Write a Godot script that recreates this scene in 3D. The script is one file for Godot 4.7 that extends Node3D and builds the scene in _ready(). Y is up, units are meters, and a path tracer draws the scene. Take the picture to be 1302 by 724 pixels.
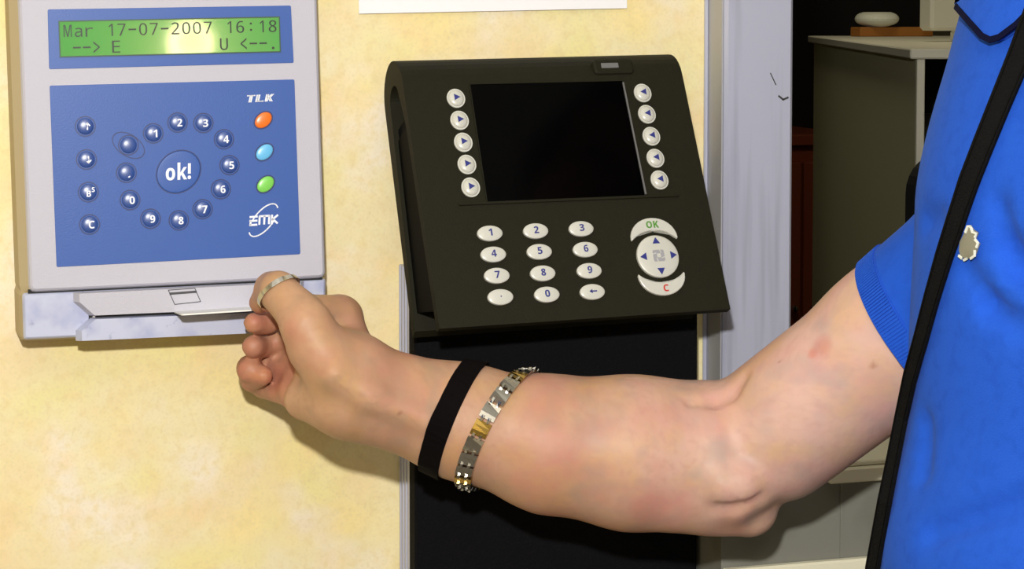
extends Node3D
# A hand pushing a card into a wall time clock, beside a black pedestal terminal and an aluminium window post.
# World: the plastered wall is the plane z = 0, facing +z; y is up; metres.

const CAM := Vector3(0, 1.5, 1.45)
const YAW := 0.288
const PITCH := 0.0524
const F := 2600.0
const FACE_UP := Vector2(651, 150)     # where the lens axis falls (the lens is shifted)

var used := {}
var M := {}
var cam_r := Vector3.RIGHT
var cam_u := Vector3.UP
var cam_f := Vector3.FORWARD
var rng := RandomNumberGenerator.new()

# ------------------------------------------------------------------ naming
func tag(o: Node, label := "", category := "", group := "", kind := "") -> void:
	if label: o.set_meta("label", label)
	if category: o.set_meta("category", category)
	if group: o.set_meta("group", group)
	if kind: o.set_meta("kind", kind)

func numbered(called: String) -> String:
	var n: int = used.get(called, 0)
	used[called] = n + 1
	return called if n == 0 else "%s_%03d" % [called, n]

func put(called: String, mesh: Mesh, mat: Material, parent: Node = null) -> MeshInstance3D:
	var o := MeshInstance3D.new()
	if parent == null:
		o.name = numbered(called)
	else:
		var n: int = parent.get_meta("count_" + called, 0)
		parent.set_meta("count_" + called, n + 1)
		o.name = called if n == 0 else "%s_%03d" % [called, n]
	o.mesh = mesh
	o.material_override = mat
	(parent if parent else self).add_child(o, true)
	return o

func thing(called: String, label: String, category: String, at := Transform3D(), group := "") -> Node3D:
	var o := Node3D.new()
	o.name = numbered(called)
	add_child(o, true)
	o.transform = at
	tag(o, label, category, group)
	return o

# ------------------------------------------------------------------ where things stand
func ray(px: float, py: float) -> Vector3:
	return cam_f + cam_r * ((px - FACE_UP.x) / F) + cam_u * ((FACE_UP.y - py) / F)

func P(px: float, py: float, z: float) -> Vector3:
	var d := ray(px, py)
	return CAM + d * ((z - CAM.z) / d.z)

func size_at(p: Vector3, px: float) -> float:
	return px * (p - CAM).dot(cam_f) / F

func frame(tilt: float, yaw: float, roll: float, at: Vector3) -> Transform3D:
	var n := Vector3(sin(yaw) * cos(tilt), sin(tilt), cos(yaw) * cos(tilt))
	var r := Vector3.UP.cross(n).normalized()
	var u := n.cross(r)
	return Transform3D(Basis(r * cos(roll) + u * sin(roll), u * cos(roll) - r * sin(roll), n), at)

func on(fr: Transform3D, px: float, py: float, lift := 0.0) -> Vector2:
	var d := ray(px, py)
	var o := fr.origin + fr.basis.z * lift
	var t := (o - CAM).dot(fr.basis.z) / d.dot(fr.basis.z)
	var q := CAM + d * t - fr.origin
	return Vector2(q.dot(fr.basis.x), q.dot(fr.basis.y))

func many(fr: Transform3D, pts: Array, lift := 0.0) -> PackedVector2Array:
	var r := PackedVector2Array()
	for p in pts:
		r.append(on(fr, p[0], p[1], lift))
	return r

# ------------------------------------------------------------------ mesh making
func begin() -> SurfaceTool:
	var st := SurfaceTool.new()
	st.begin(Mesh.PRIMITIVE_TRIANGLES)
	return st

func tri(st: SurfaceTool, a: Vector3, b: Vector3, c: Vector3) -> void:
	var n := (b - a).cross(c - a)
	if n.length_squared() < 1e-22: return
	st.set_normal(n.normalized())
	st.add_vertex(a); st.add_vertex(c); st.add_vertex(b)

func quad(st: SurfaceTool, a: Vector3, b: Vector3, c: Vector3, d: Vector3) -> void:
	tri(st, a, b, c); tri(st, a, c, d)

func tri_n(st: SurfaceTool, a: Vector3, b: Vector3, c: Vector3, na: Vector3, nb: Vector3, nc: Vector3) -> void:
	st.set_normal(na); st.add_vertex(a)
	st.set_normal(nc); st.add_vertex(c)
	st.set_normal(nb); st.add_vertex(b)

func ccw(poly: PackedVector2Array) -> PackedVector2Array:
	if Geometry2D.is_polygon_clockwise(poly):
		var r := poly.duplicate()
		r.reverse()
		return r
	return poly

func inset(poly: PackedVector2Array, by: float) -> PackedVector2Array:
	var r := PackedVector2Array()
	var n := poly.size()
	for i in n:
		var e0 := (poly[i] - poly[(i + n - 1) % n]).normalized()
		var e1 := (poly[(i + 1) % n] - poly[i]).normalized()
		var n0 := Vector2(-e0.y, e0.x)
		var n1 := Vector2(-e1.y, e1.x)
		var m := (n0 + n1).normalized()
		r.append(poly[i] + m * by / maxf(0.35, m.dot(n0)))
	return r

func lay(poly: PackedVector2Array, z: float) -> PackedVector3Array:
	var r := PackedVector3Array()
	for p in poly: r.append(Vector3(p.x, p.y, z))
	return r

# rings of the same count, counter-clockwise seen from the last ring's outside; caps by triangulation of the 2D outline
func loft(st: SurfaceTool, rings: Array, cap_front := true, cap_back := true) -> void:
	for k in rings.size() - 1:
		var a: PackedVector3Array = rings[k]
		var b: PackedVector3Array = rings[k + 1]
		for i in a.size():
			var j := (i + 1) % a.size()
			quad(st, a[i], a[j], b[j], b[i])
	for side in [0, 1]:
		if (side == 0 and not cap_back) or (side == 1 and not cap_front): continue
		var r: PackedVector3Array = rings[0 if side == 0 else rings.size() - 1]
		var flat := PackedVector2Array()
		for p in r: flat.append(Vector2(p.x, p.y))
		var t := Geometry2D.triangulate_polygon(flat)
		for i in range(0, t.size(), 3):
			var a := r[t[i]]
			var b := r[t[i + 1]]
			var c := r[t[i + 2]]
			var up := (b - a).cross(c - a).z > 0
			if up == (side == 1): tri(st, a, b, c)
			else: tri(st, a, c, b)

func prism(st: SurfaceTool, poly_in: PackedVector2Array, z0: float, z1: float, bevel := 0.0, rim := -1.0) -> void:
	var poly := ccw(poly_in)
	if bevel > 0.0:
		var b2 := bevel if rim < 0.0 else rim
		loft(st, [lay(poly, z0), lay(poly, z1 - bevel), lay(inset(poly, b2 * 0.3), z1 - bevel * 0.3), lay(inset(poly, b2), z1)])
	else:
		loft(st, [lay(poly, z0), lay(poly, z1)])

func rrect(x0: float, y0: float, x1: float, y1: float, r: float, n := 4) -> PackedVector2Array:
	var p := PackedVector2Array()
	var cs := [Vector2(x1 - r, y0 + r), Vector2(x1 - r, y1 - r), Vector2(x0 + r, y1 - r), Vector2(x0 + r, y0 + r)]
	for k in 4:
		for i in n + 1:
			var a := -PI / 2 + k * PI / 2 + i * PI / 2 / n
			p.append(cs[k] + Vector2(cos(a), sin(a)) * r)
	return p

# a quad with rounded corners
func rquad(q: PackedVector2Array, r: float, n := 3) -> PackedVector2Array:
	var c := ccw(q)
	var p := PackedVector2Array()
	for i in c.size():
		var a := c[i] + (c[(i + c.size() - 1) % c.size()] - c[i]).normalized() * r
		var b := c[i] + (c[(i + 1) % c.size()] - c[i]).normalized() * r
		for k in n + 1:
			var t := float(k) / n
			p.append(a.lerp(c[i], t).lerp(c[i].lerp(b, t), t))
	return p

func oval(c: Vector2, rx: float, ry: float, turn := 0.0, n := 28) -> PackedVector2Array:
	var p := PackedVector2Array()
	for i in n:
		var a := TAU * i / n
		p.append(c + Vector2(cos(a) * rx, sin(a) * ry).rotated(turn))
	return p

# a domed button on an oval foot, smooth
func dome(st: SurfaceTool, c: Vector2, rx: float, ry: float, turn: float, z0: float, wall: float, rise: float, n := 28, m := 6) -> void:
	var prof := [[1.0, 0.0, 1.0, 0.0], [1.0, wall, 1.0, 0.0]]
	for k in m + 1:
		var a := PI / 2 * k / m
		prof.append([cos(a), wall + rise * sin(a), cos(a) * rise / rx, sin(a)])
	for k in prof.size() - 1:
		for i in n:
			var q := []
			for e in [[k, i], [k, i + 1], [k + 1, i + 1], [k + 1, i]]:
				var w: Array = prof[e[0]]
				var a: float = TAU * e[1] / n
				var d := Vector2(cos(a) * rx * w[0], sin(a) * ry * w[0]).rotated(turn)
				var nn := Vector2(cos(a) / rx, sin(a) / ry).normalized().rotated(turn)
				q.append(Vector3(c.x + d.x, c.y + d.y, z0 + w[1]))
				q.append(Vector3(nn.x * w[2], nn.y * w[2], w[3]).normalized())
			tri_n(st, q[0], q[2], q[4], q[1], q[3], q[5])
			tri_n(st, q[0], q[4], q[6], q[1], q[5], q[7])

# an oval ring (bezel) of square section
func ring(st: SurfaceTool, c: Vector2, rx: float, ry: float, w: float, turn: float, z0: float, z1: float, n := 32) -> void:
	var a := oval(c, rx, ry, turn, n)
	var b := oval(c, rx - w, ry - w, turn, n)
	for i in n:
		var j := (i + 1) % n
		quad(st, Vector3(a[i].x, a[i].y, z0), Vector3(a[j].x, a[j].y, z0), Vector3(a[j].x, a[j].y, z1), Vector3(a[i].x, a[i].y, z1))
		quad(st, Vector3(a[i].x, a[i].y, z1), Vector3(a[j].x, a[j].y, z1), Vector3(b[j].x, b[j].y, z1), Vector3(b[i].x, b[i].y, z1))
		quad(st, Vector3(b[j].x, b[j].y, z0), Vector3(b[i].x, b[i].y, z0), Vector3(b[i].x, b[i].y, z1), Vector3(b[j].x, b[j].y, z1))

func box(st: SurfaceTool, a: Vector3, b: Vector3, ch := 0.0) -> void:
	if ch <= 0.0:
		prism(st, PackedVector2Array([Vector2(a.x, a.y), Vector2(b.x, a.y), Vector2(b.x, b.y), Vector2(a.x, b.y)]), a.z, b.z)
		return
	var p := PackedVector2Array([Vector2(a.x, a.y), Vector2(b.x, a.y), Vector2(b.x, b.y), Vector2(a.x, b.y)])
	var q := inset(p, ch)
	var pc := PackedVector2Array()
	for i in 4:
		var u := (p[(i + 1) % 4] - p[i]).normalized() * ch
		var w := (p[(i + 3) % 4] - p[i]).normalized() * ch
		pc.append(p[i] + w); pc.append(p[i] + u)
	var qc := PackedVector2Array()
	for i in 4:
		qc.append(q[i]); qc.append(q[i])
	loft(st, [lay(qc, a.z), lay(pc, a.z + ch), lay(pc, b.z - ch), lay(qc, b.z)], false, false)
	for z in [a.z, b.z]:
		var f := lay(q, z)
		if z == b.z: quad(st, f[0], f[1], f[2], f[3])
		else: quad(st, f[3], f[2], f[1], f[0])

# polygon in (y, z) pushed along x
func slab_x(st: SurfaceTool, poly_in: PackedVector2Array, x0: float, x1: float) -> void:
	var tmp := begin()
	prism(tmp, poly_in, x0, x1)
	st.append_from(tmp.commit(), 0, Transform3D(Basis(Vector3(0, 1, 0), Vector3(0, 0, 1), Vector3(1, 0, 0)), Vector3.ZERO))

var fonts := {}
func words(st: SurfaceTool, text: String, at: Vector3, height: float, width := 0.0, bold := true, slant := 0.0, turn := 0.0, face := "Droid Sans", thick := 0.0003) -> void:
	if not fonts.has(face + str(bold)):
		var f := SystemFont.new()
		f.font_names = PackedStringArray([face])
		f.font_weight = 700 if bold else 400
		fonts[face + str(bold)] = f
	var t := TextMesh.new()
	t.font = fonts[face + str(bold)]
	t.text = text
	t.font_size = 32
	t.pixel_size = 0.01
	t.depth = 0.02
	t.curve_step = 2.0
	var box_ := t.get_aabb()
	if box_.size.y <= 0.0: return
	var sy := height / box_.size.y
	var sx := sy if width <= 0.0 else width / box_.size.x
	var sz := thick / 0.02
	var c := box_.get_center()
	var b := Basis(Vector3(sx, 0, 0), Vector3(slant * sy, sy, 0), Vector3(0, 0, sz))
	b = Basis(Vector3(0, 0, 1), turn) * b
	var ar := t.get_mesh_arrays()
	var vs: PackedVector3Array = ar[Mesh.ARRAY_VERTEX]
	var ix: PackedInt32Array = ar[Mesh.ARRAY_INDEX] if ar[Mesh.ARRAY_INDEX] != null else PackedInt32Array(range(vs.size()))
	for i in range(0, ix.size() - 2, 3):
		tri(st, at + b * (vs[ix[i]] - c), at + b * (vs[ix[i + 2]] - c), at + b * (vs[ix[i + 1]] - c))

func stroke(st: SurfaceTool, pts: PackedVector2Array, w: float, z0: float, z1: float, closed := false) -> void:
	var n := pts.size()
	for i in (n if closed else n - 1):
		var a := pts[i]
		var b := pts[(i + 1) % n]
		var d := (b - a).normalized()
		var s := Vector2(-d.y, d.x) * w / 2
		prism(st, PackedVector2Array([a - s - d * w * 0.2, b - s + d * w * 0.2, b + s + d * w * 0.2, a + s - d * w * 0.2]), z0, z1)

# ------------------------------------------------------------------ blended round forms (distance field, surface nets)
func bone(a: Vector3, b: Vector3, ra: float, rb: float, k := 0.006, n := Vector3.ZERO, f := 1.0, cut := false) -> Dictionary:
	return {"a": a, "b": b, "ra": ra, "rb": rb, "k": k, "n": n, "f": f, "cut": cut}

func dist(e: Dictionary, p: Vector3) -> float:
	var ab: Vector3 = e.b - e.a
	var l := ab.length_squared()
	var t := clampf((p - e.a).dot(ab) / l, 0.0, 1.0) if l > 0.0 else 0.0
	var q: Vector3 = p - e.a - ab * t
	if e.f != 1.0:
		q += e.n * (q.dot(e.n) * (e.f - 1.0))
	var d := q.length() - lerpf(e.ra, e.rb, t)
	if e.has("plane"): d = maxf(d, e.plane.distance_to(p))
	return d

func field(es: Array, p: Vector3) -> float:
	var v := 1.0
	for e in es:
		v = blend(v, dist(e, p), e.k, e.cut)
	return v

func blend(v: float, d: float, k: float, cut: bool) -> float:
	if cut:
		var h := maxf(k - absf(v + d), 0.0) / k
		return maxf(v, -d) + h * h * k * 0.25
	var g := maxf(k - absf(v - d), 0.0) / k
	return minf(v, d) - g * g * k * 0.25

func hit(es: Array, px: float, py: float, from := 0.4) -> Vector3:
	var d := ray(px, py).normalized()
	var t := from
	for i in 160:
		var v := field(es, CAM + d * t)
		if v < 0.0003: return CAM + d * t
		t += v * 0.7
		if t > 3.0: break
	return Vector3.INF

func slope(es: Array, p: Vector3) -> Vector3:
	var h := 0.002
	return Vector3(field(es, p + Vector3(h, 0, 0)) - field(es, p - Vector3(h, 0, 0)), field(es, p + Vector3(0, h, 0)) - field(es, p - Vector3(0, h, 0)), field(es, p + Vector3(0, 0, h)) - field(es, p - Vector3(0, 0, h))).normalized()

func nets(es: Array, c: float, tint: Callable, out: Array) -> void:
	var lo := Vector3.ONE * 1e9
	var hi := -lo
	for e in es:
		if e.cut: continue
		var s: float = maxf(1.0, 1.0 / minf(e.f, 1.0))
		for w in [[e.a, e.ra], [e.b, e.rb]]:
			lo = lo.min(w[0] - Vector3.ONE * (w[1] * s + 3 * c + 0.002))
			hi = hi.max(w[0] + Vector3.ONE * (w[1] * s + 3 * c + 0.002))
	var nx := int((hi.x - lo.x) / c) + 2
	var ny := int((hi.y - lo.y) / c) + 2
	var nz := int((hi.z - lo.z) / c) + 2
	var v := PackedFloat32Array()
	v.resize(nx * ny * nz)
	v.fill(1.0)
	for e in es:
		var a: Vector3 = e.a
		var b: Vector3 = e.b
		var ab := b - a
		var l := maxf(ab.length_squared(), 1e-12)
		var ra: float = e.ra
		var rb: float = e.rb
		var k: float = e.k
		var f: float = e.f
		var n: Vector3 = e.n
		var cut: bool = e.cut
		var has_plane: bool = e.has("plane")
		var pl: Plane = e.get("plane", Plane())
		var m := k + 2.5 * c
		var s := maxf(1.0, 1.0 / minf(f, 1.0))
		var bl := a.min(b) - Vector3.ONE * (maxf(ra, rb) * s + m)
		var bh := a.max(b) + Vector3.ONE * (maxf(ra, rb) * s + m)
		var i0 := maxi(0, int((bl.x - lo.x) / c))
		var i1 := mini(nx - 1, int((bh.x - lo.x) / c) + 1)
		var j0 := maxi(0, int((bl.y - lo.y) / c))
		var j1 := mini(ny - 1, int((bh.y - lo.y) / c) + 1)
		var k0 := maxi(0, int((bl.z - lo.z) / c))
		var k1 := mini(nz - 1, int((bh.z - lo.z) / c) + 1)
		for kk in range(k0, k1 + 1):
			for jj in range(j0, j1 + 1):
				var at := (kk * ny + jj) * nx
				var p := lo + Vector3(i0, jj, kk) * c
				for ii in range(i0, i1 + 1):
					var t := clampf((p - a).dot(ab) / l, 0.0, 1.0)
					var q := p - a - ab * t
					if f != 1.0: q += n * (q.dot(n) * (f - 1.0))
					var d := q.length() - (ra + (rb - ra) * t)
					p.x += c
					if d > m: continue
					if has_plane: d = maxf(d, pl.distance_to(p - Vector3(c, 0, 0)))
					var o := v[at + ii]
					if cut:
						var h := maxf(k - absf(o + d), 0.0) / k
						v[at + ii] = maxf(o, -d) + h * h * k * 0.25
					else:
						var g := maxf(k - absf(o - d), 0.0) / k
						v[at + ii] = minf(o, d) - g * g * k * 0.25
	var ids := PackedInt32Array()
	ids.resize(nx * ny * nz)
	ids.fill(-1)
	var vs := PackedVector3Array()
	var idx := PackedInt32Array()
	var off := [0, 1, nx, nx + 1, nx * ny, nx * ny + 1, nx * ny + nx, nx * ny + nx + 1]
	var edges := [[0, 1], [2, 3], [4, 5], [6, 7], [0, 2], [1, 3], [4, 6], [5, 7], [0, 4], [1, 5], [2, 6], [3, 7]]
	var corner := []
	for q in 8: corner.append(Vector3(q & 1, (q >> 1) & 1, (q >> 2) & 1))
	var far := 2.2 * c
	for kk in nz - 1:
		for jj in ny - 1:
			var row := (kk * ny + jj) * nx
			for ii in nx - 1:
				var at := row + ii
				var v0 := v[at]
				if v0 > far or v0 < -far: continue
				var mask := 0
				for q in 8:
					if v[at + off[q]] < 0.0: mask |= 1 << q
				if mask == 0 or mask == 255: continue
				var sum := Vector3.ZERO
				var cnt := 0
				for e in edges:
					var e0: int = e[0]
					var e1: int = e[1]
					if ((mask >> e0) & 1) != ((mask >> e1) & 1):
						var a := v[at + off[e0]]
						var b := v[at + off[e1]]
						sum += corner[e0].lerp(corner[e1], a / (a - b))
						cnt += 1
				ids[at] = vs.size()
				vs.append(lo + (Vector3(ii, jj, kk) + sum / cnt) * c)
	var step := [1, nx, nx * ny]
	for kk in range(1, nz - 1):
		for jj in range(1, ny - 1):
			var row := (kk * ny + jj) * nx
			for ii in range(1, nx - 1):
				var at := row + ii
				if ids[at] < 0: continue
				var neg := v[at] < 0.0
				for ax in 3:
					if (v[at + step[ax]] < 0.0) == neg: continue
					var u: int = step[(ax + 1) % 3]
					var w: int = step[(ax + 2) % 3]
					var q0 := ids[at]
					var q1 := ids[at - u]
					var q2 := ids[at - u - w]
					var q3 := ids[at - w]
					if q0 < 0 or q1 < 0 or q2 < 0 or q3 < 0: continue
					if neg: idx.append_array(PackedInt32Array([q0, q2, q1, q0, q3, q2]))
					else: idx.append_array(PackedInt32Array([q0, q1, q2, q0, q2, q3]))
	var ns := PackedVector3Array()
	ns.resize(vs.size())
	for i in range(0, idx.size(), 3):
		var a := vs[idx[i]]
		var nn := (vs[idx[i + 2]] - a).cross(vs[idx[i + 1]] - a)
		for q in 3: ns[idx[i + q]] += nn
	var base: int = out[0].size()
	for i in vs.size():
		out[0].append(vs[i])
		out[1].append(ns[i].normalized())
		out[2].append(tint.call(vs[i]))
	for i in idx: out[3].append(i + base)

func fresh() -> Array:
	return [PackedVector3Array(), PackedVector3Array(), PackedColorArray(), PackedInt32Array()]

func solid(out: Array) -> ArrayMesh:
	var a := []
	a.resize(Mesh.ARRAY_MAX)
	a[Mesh.ARRAY_VERTEX] = out[0]
	a[Mesh.ARRAY_NORMAL] = out[1]
	a[Mesh.ARRAY_COLOR] = out[2]
	a[Mesh.ARRAY_INDEX] = out[3]
	var m := ArrayMesh.new()
	m.add_surface_from_arrays(Mesh.PRIMITIVE_TRIANGLES, a)
	return m

# ------------------------------------------------------------------ materials
func mat(called: String, c: Color, rough := 0.5, metal := 0.0, spec := 0.5) -> StandardMaterial3D:
	var m := StandardMaterial3D.new()
	m.resource_name = called
	m.albedo_color = c
	m.roughness = rough
	m.metallic = metal
	m.metallic_specular = spec
	M[called] = m
	return m

func noise_image(size: int, freq: float, oct: int, seed_: int, type := FastNoiseLite.TYPE_SIMPLEX_SMOOTH) -> Image:
	var n := FastNoiseLite.new()
	n.seed = seed_
	n.noise_type = type
	n.frequency = freq
	n.fractal_octaves = oct
	return n.get_seamless_image(size, size)

func bump(m: StandardMaterial3D, size: int, freq: float, oct: int, seed_: int, strength: float, scale: float, world := true) -> void:
	var im := noise_image(size, freq, oct, seed_)
	im.bump_map_to_normal_map(strength)
	m.normal_enabled = true
	m.normal_texture = ImageTexture.create_from_image(im)
	m.normal_scale = 1.0
	m.uv1_triplanar = true
	m.uv1_world_triplanar = world
	m.uv1_scale = Vector3.ONE * scale

func mixed(size: int, layers: Array, base: Color) -> ImageTexture:
	var out := Image.create(size, size, false, Image.FORMAT_RGB8)
	var ims := []
	for l in layers: ims.append(noise_image(size, l[0], l[1], l[2]))
	for y in size:
		for x in size:
			var c := base
			for i in layers.size():
				var l: Array = layers[i]
				var t: float = clampf((ims[i].get_pixel(x, y).r - l[4]) / (l[5] - l[4]), 0.0, 1.0) * l[6]
				c = c.lerp(l[3], t)
			out.set_pixel(x, y, c)
	return ImageTexture.create_from_image(out)

func materials() -> void:
	var w := mat("plaster", Color.WHITE, 0.75, 0.0, 0.3)
	bump(w, 512, 0.03, 5, 3, 1.0, 2.2)
	w.albedo_texture = mixed(512, [
		[0.006, 4, 11, Color(0.97, 0.87, 0.58), 0.45, 0.85, 0.6],
		[0.008, 4, 21, Color(0.945, 0.90, 0.82), 0.48, 0.8, 0.9],
		[0.009, 4, 35, Color(0.93, 0.84, 0.66), 0.5, 0.9, 0.7],
		[0.013, 4, 61, Color(0.95, 0.82, 0.60), 0.6, 0.95, 0.6], [0.010, 3, 63, Color(0.92, 0.89, 0.60), 0.55, 0.9, 0.5],
		[0.08, 3, 41, Color(0.90, 0.82, 0.60), 0.5, 0.95, 0.6], [0.3, 2, 43, Color(0.86, 0.80, 0.64), 0.55, 0.95, 0.5]], Color(0.93, 0.882, 0.705))
	var g := mat("grey_plastic", Color(0.735, 0.73, 0.775), 0.55, 0.0, 0.4)
	bump(g, 256, 0.2, 2, 5, 0.35, 14.0, false)
	var g2 := mat("lip_plastic", Color(0.72, 0.74, 0.83), 0.4, 0.0, 0.5)
	g2.albedo_texture = mixed(256, [[0.012, 4, 77, Color(0.84, 0.85, 0.93), 0.45, 0.9, 0.8], [0.035, 4, 78, Color(0.62, 0.62, 0.72), 0.78, 1.0, 0.6]], Color(1, 1, 1))
	g2.uv1_triplanar = true
	g2.uv1_scale = Vector3.ONE * 9.0
	mat("side_plastic_bounce", Color(0.72, 0.66, 0.53), 0.7, 0.0, 0.3)  # grey plastic with yellow wall bounce and grazing shade mixed into its colour
	var b := mat("blue_label", Color(0.215, 0.355, 0.645), 0.42, 0.0, 0.4)
	bump(b, 256, 0.2, 2, 6, 0.15, 14.0, false)
	mat("blue_key", Color(0.19, 0.31, 0.58), 0.33, 0.0, 1.0)
	mat("blue_dark", Color(0.10, 0.17, 0.40), 0.45)
	mat("white_print", Color(0.93, 0.94, 0.97), 0.5)
	mat("lcd_green", Color(0.30, 0.63, 0.31), 0.05, 0.0, 0.8)
	mat("lcd_ink", Color(0.05, 0.15, 0.07), 0.5)
	mat("lcd_edge", Color(0.16, 0.3, 0.2), 0.5)
	mat("lamp_orange", Color(0.95, 0.47, 0.15), 0.3)
	mat("lamp_blue", Color(0.42, 0.74, 0.93), 0.3)
	mat("lamp_green", Color(0.50, 0.82, 0.36), 0.3)
	mat("slot_dark", Color(0.03, 0.03, 0.03), 0.7)
	mat("icon_ink", Color(0.25, 0.25, 0.27), 0.6)
	mat("steel", Color(0.8, 0.8, 0.8), 0.2, 1.0)
	mat("card_white", Color(0.90, 0.90, 0.88), 0.35)
	var k := mat("black_plastic", Color(0.118, 0.115, 0.07), 0.62, 0.0, 0.25)
	bump(k, 256, 0.25, 2, 9, 0.5, 12.0, false)
	k.albedo_texture = mixed(256, [[0.25, 2, 31, Color(1.9, 1.9, 1.9), 0.82, 0.95, 0.5]], Color(1, 1, 1))
	mat("black_glass", Color(0.008, 0.008, 0.01), 0.1, 0.0, 0.16)
	mat("black_gap", Color(0.03, 0.03, 0.028), 0.7, 0.0, 0.2)
	var col := mat("column_black", Color(0.07, 0.07, 0.078), 0.75, 0.0, 0.15)
	bump(col, 256, 0.2, 2, 14, 0.8, 9.0)
	col.albedo_texture = mixed(256, [[0.3, 2, 32, Color(2.6, 2.6, 2.7), 0.86, 0.95, 1.0]], Color(1, 1, 1))
	mat("key_white", Color(0.77, 0.77, 0.735), 0.3, 0.0, 0.6)
	mat("key_ink", Color(0.15, 0.18, 0.48), 0.5)
	mat("key_green", Color(0.32, 0.55, 0.2), 0.5)
	mat("key_red", Color(0.75, 0.2, 0.15), 0.5)
	mat("key_grey", Color(0.6, 0.6, 0.62), 0.5)
	mat("dark_grey", Color(0.42, 0.42, 0.42), 0.3)
	var al := mat("aluminium", Color(0.725, 0.735, 0.805), 0.42, 0.15)
	al.albedo_texture = mixed(256, [[0.02, 3, 51, Color(0.9, 0.9, 0.9), 0.5, 0.9, 0.8]], Color(1, 1, 1))
	al.uv1_triplanar = true
	al.uv1_scale = Vector3(14, 0.7, 14)
	mat("aluminium_side", Color(0.69, 0.69, 0.70), 0.42, 0.2)
	mat("scratch", Color(0.22, 0.22, 0.2), 0.8)
	mat("cream_paint", Color(0.95, 0.93, 0.82), 0.6)
	var pn := mat("panel_grey", Color(0.50, 0.50, 0.46), 0.6)
	pn.albedo_texture = mixed(128, [[0.03, 3, 52, Color(0.88, 0.88, 0.86), 0.5, 0.9, 1.0]], Color(1, 1, 1))
	pn.uv1_triplanar = true
	pn.uv1_world_triplanar = true
	pn.uv1_scale = Vector3.ONE * 3.0
	mat("paper", Color(0.95, 0.95, 0.96), 0.7)
	mat("room_wall", Color(0.80, 0.76, 0.66), 0.9)
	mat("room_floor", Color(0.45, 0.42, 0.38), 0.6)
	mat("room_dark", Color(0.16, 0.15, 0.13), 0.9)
	mat("desk_side", Color(0.85, 0.84, 0.68), 0.7)
	mat("desk_top", Color(0.88, 0.87, 0.80), 0.5)
	mat("wood_orange", Color(0.66, 0.42, 0.15), 0.6)
	mat("wood_red", Color(0.55, 0.25, 0.14), 0.6)
	mat("bowl_white", Color(0.92, 0.93, 0.86), 0.4)
	mat("chair_black", Color(0.04, 0.04, 0.04), 0.8)
	mat("screen_black", Color(0.02, 0.02, 0.02), 0.5)
	var sk := mat("skin", Color.WHITE, 0.5, 0.0, 0.4)
	sk.vertex_color_use_as_albedo = true
	sk.albedo_texture = mixed(256, [[0.012, 4, 81, Color(0.96, 0.80, 0.82), 0.42, 0.85, 0.85], [0.016, 4, 82, Color(0.98, 0.95, 0.78), 0.45, 0.85, 0.8], [0.022, 3, 85, Color(0.82, 0.86, 0.88), 0.55, 0.9, 0.7], [0.1, 2, 83, Color(0.93, 0.87, 0.85), 0.5, 0.95, 0.7]], Color(1, 0.97, 0.95))
	sk.uv1_triplanar = true
	sk.uv1_world_triplanar = true
	sk.uv1_scale = Vector3.ONE * 5.0
	sk.normal_enabled = true
	var si := noise_image(256, 0.15, 3, 84)
	si.bump_map_to_normal_map(0.18)
	sk.normal_texture = ImageTexture.create_from_image(si)
	sk.subsurf_scatter_enabled = true
	sk.subsurf_scatter_strength = 0.06
	mat("nail", Color(0.90, 0.68, 0.58), 0.3)
	mat("mole", Color(0.35, 0.2, 0.15), 0.7)
	mat("hair", Color(0.13, 0.09, 0.06), 0.6)
	var sh := mat("shirt_blue", Color(0.135, 0.335, 0.765), 0.85, 0.0, 0.2)
	bump(sh, 256, 0.3, 2, 91, 0.8, 14.0)
	sh.albedo_texture = mixed(256, [[0.02, 3, 92, Color(0.88, 0.9, 0.93), 0.5, 0.9, 0.8], [0.25, 2, 93, Color(0.85, 0.88, 0.92), 0.4, 0.9, 0.6]], Color(1, 1, 1))
	sh.rim_enabled = true
	sh.rim = 0.2
	mat("shirt_navy", Color(0.03, 0.04, 0.16), 0.85, 0.0, 0.2)
	mat("thread_white", Color(0.86, 0.87, 0.82), 0.7)
	mat("thread_grey", Color(0.52, 0.51, 0.44), 0.7)
	mat("trousers", Color(0.14, 0.15, 0.2), 0.9)
	mat("shoe", Color(0.08, 0.07, 0.06), 0.5)
	var bl := mat("strap_black", Color(0.055, 0.055, 0.058), 0.8, 0.0, 0.2)
	bump(bl, 128, 0.3, 2, 95, 2.0, 20.0)
	mat("band_black", Color(0.035, 0.02, 0.022), 0.85, 0.0, 0.2)
	mat("silver", Color(0.74, 0.73, 0.70), 0.22, 1.0)
	mat("gold", Color(0.72, 0.60, 0.32), 0.24, 1.0)
	mat("ceiling_white", Color(0.85, 0.85, 0.83), 0.9)
	var gl := mat("added_lamp_glass", Color(1, 0.96, 0.8), 0.5)  # glow of the added globe, bright enough to show in the display
	gl.emission_enabled = true
	gl.emission = Color(1, 0.93, 0.66)
	gl.emission_energy_multiplier = 13.0
	var pa := mat("lamp_panel", Color(1, 1, 1), 0.5)
	pa.emission_enabled = true
	pa.emission = Color(1, 0.95, 0.85)
	pa.emission_energy_multiplier = 1.0

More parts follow.
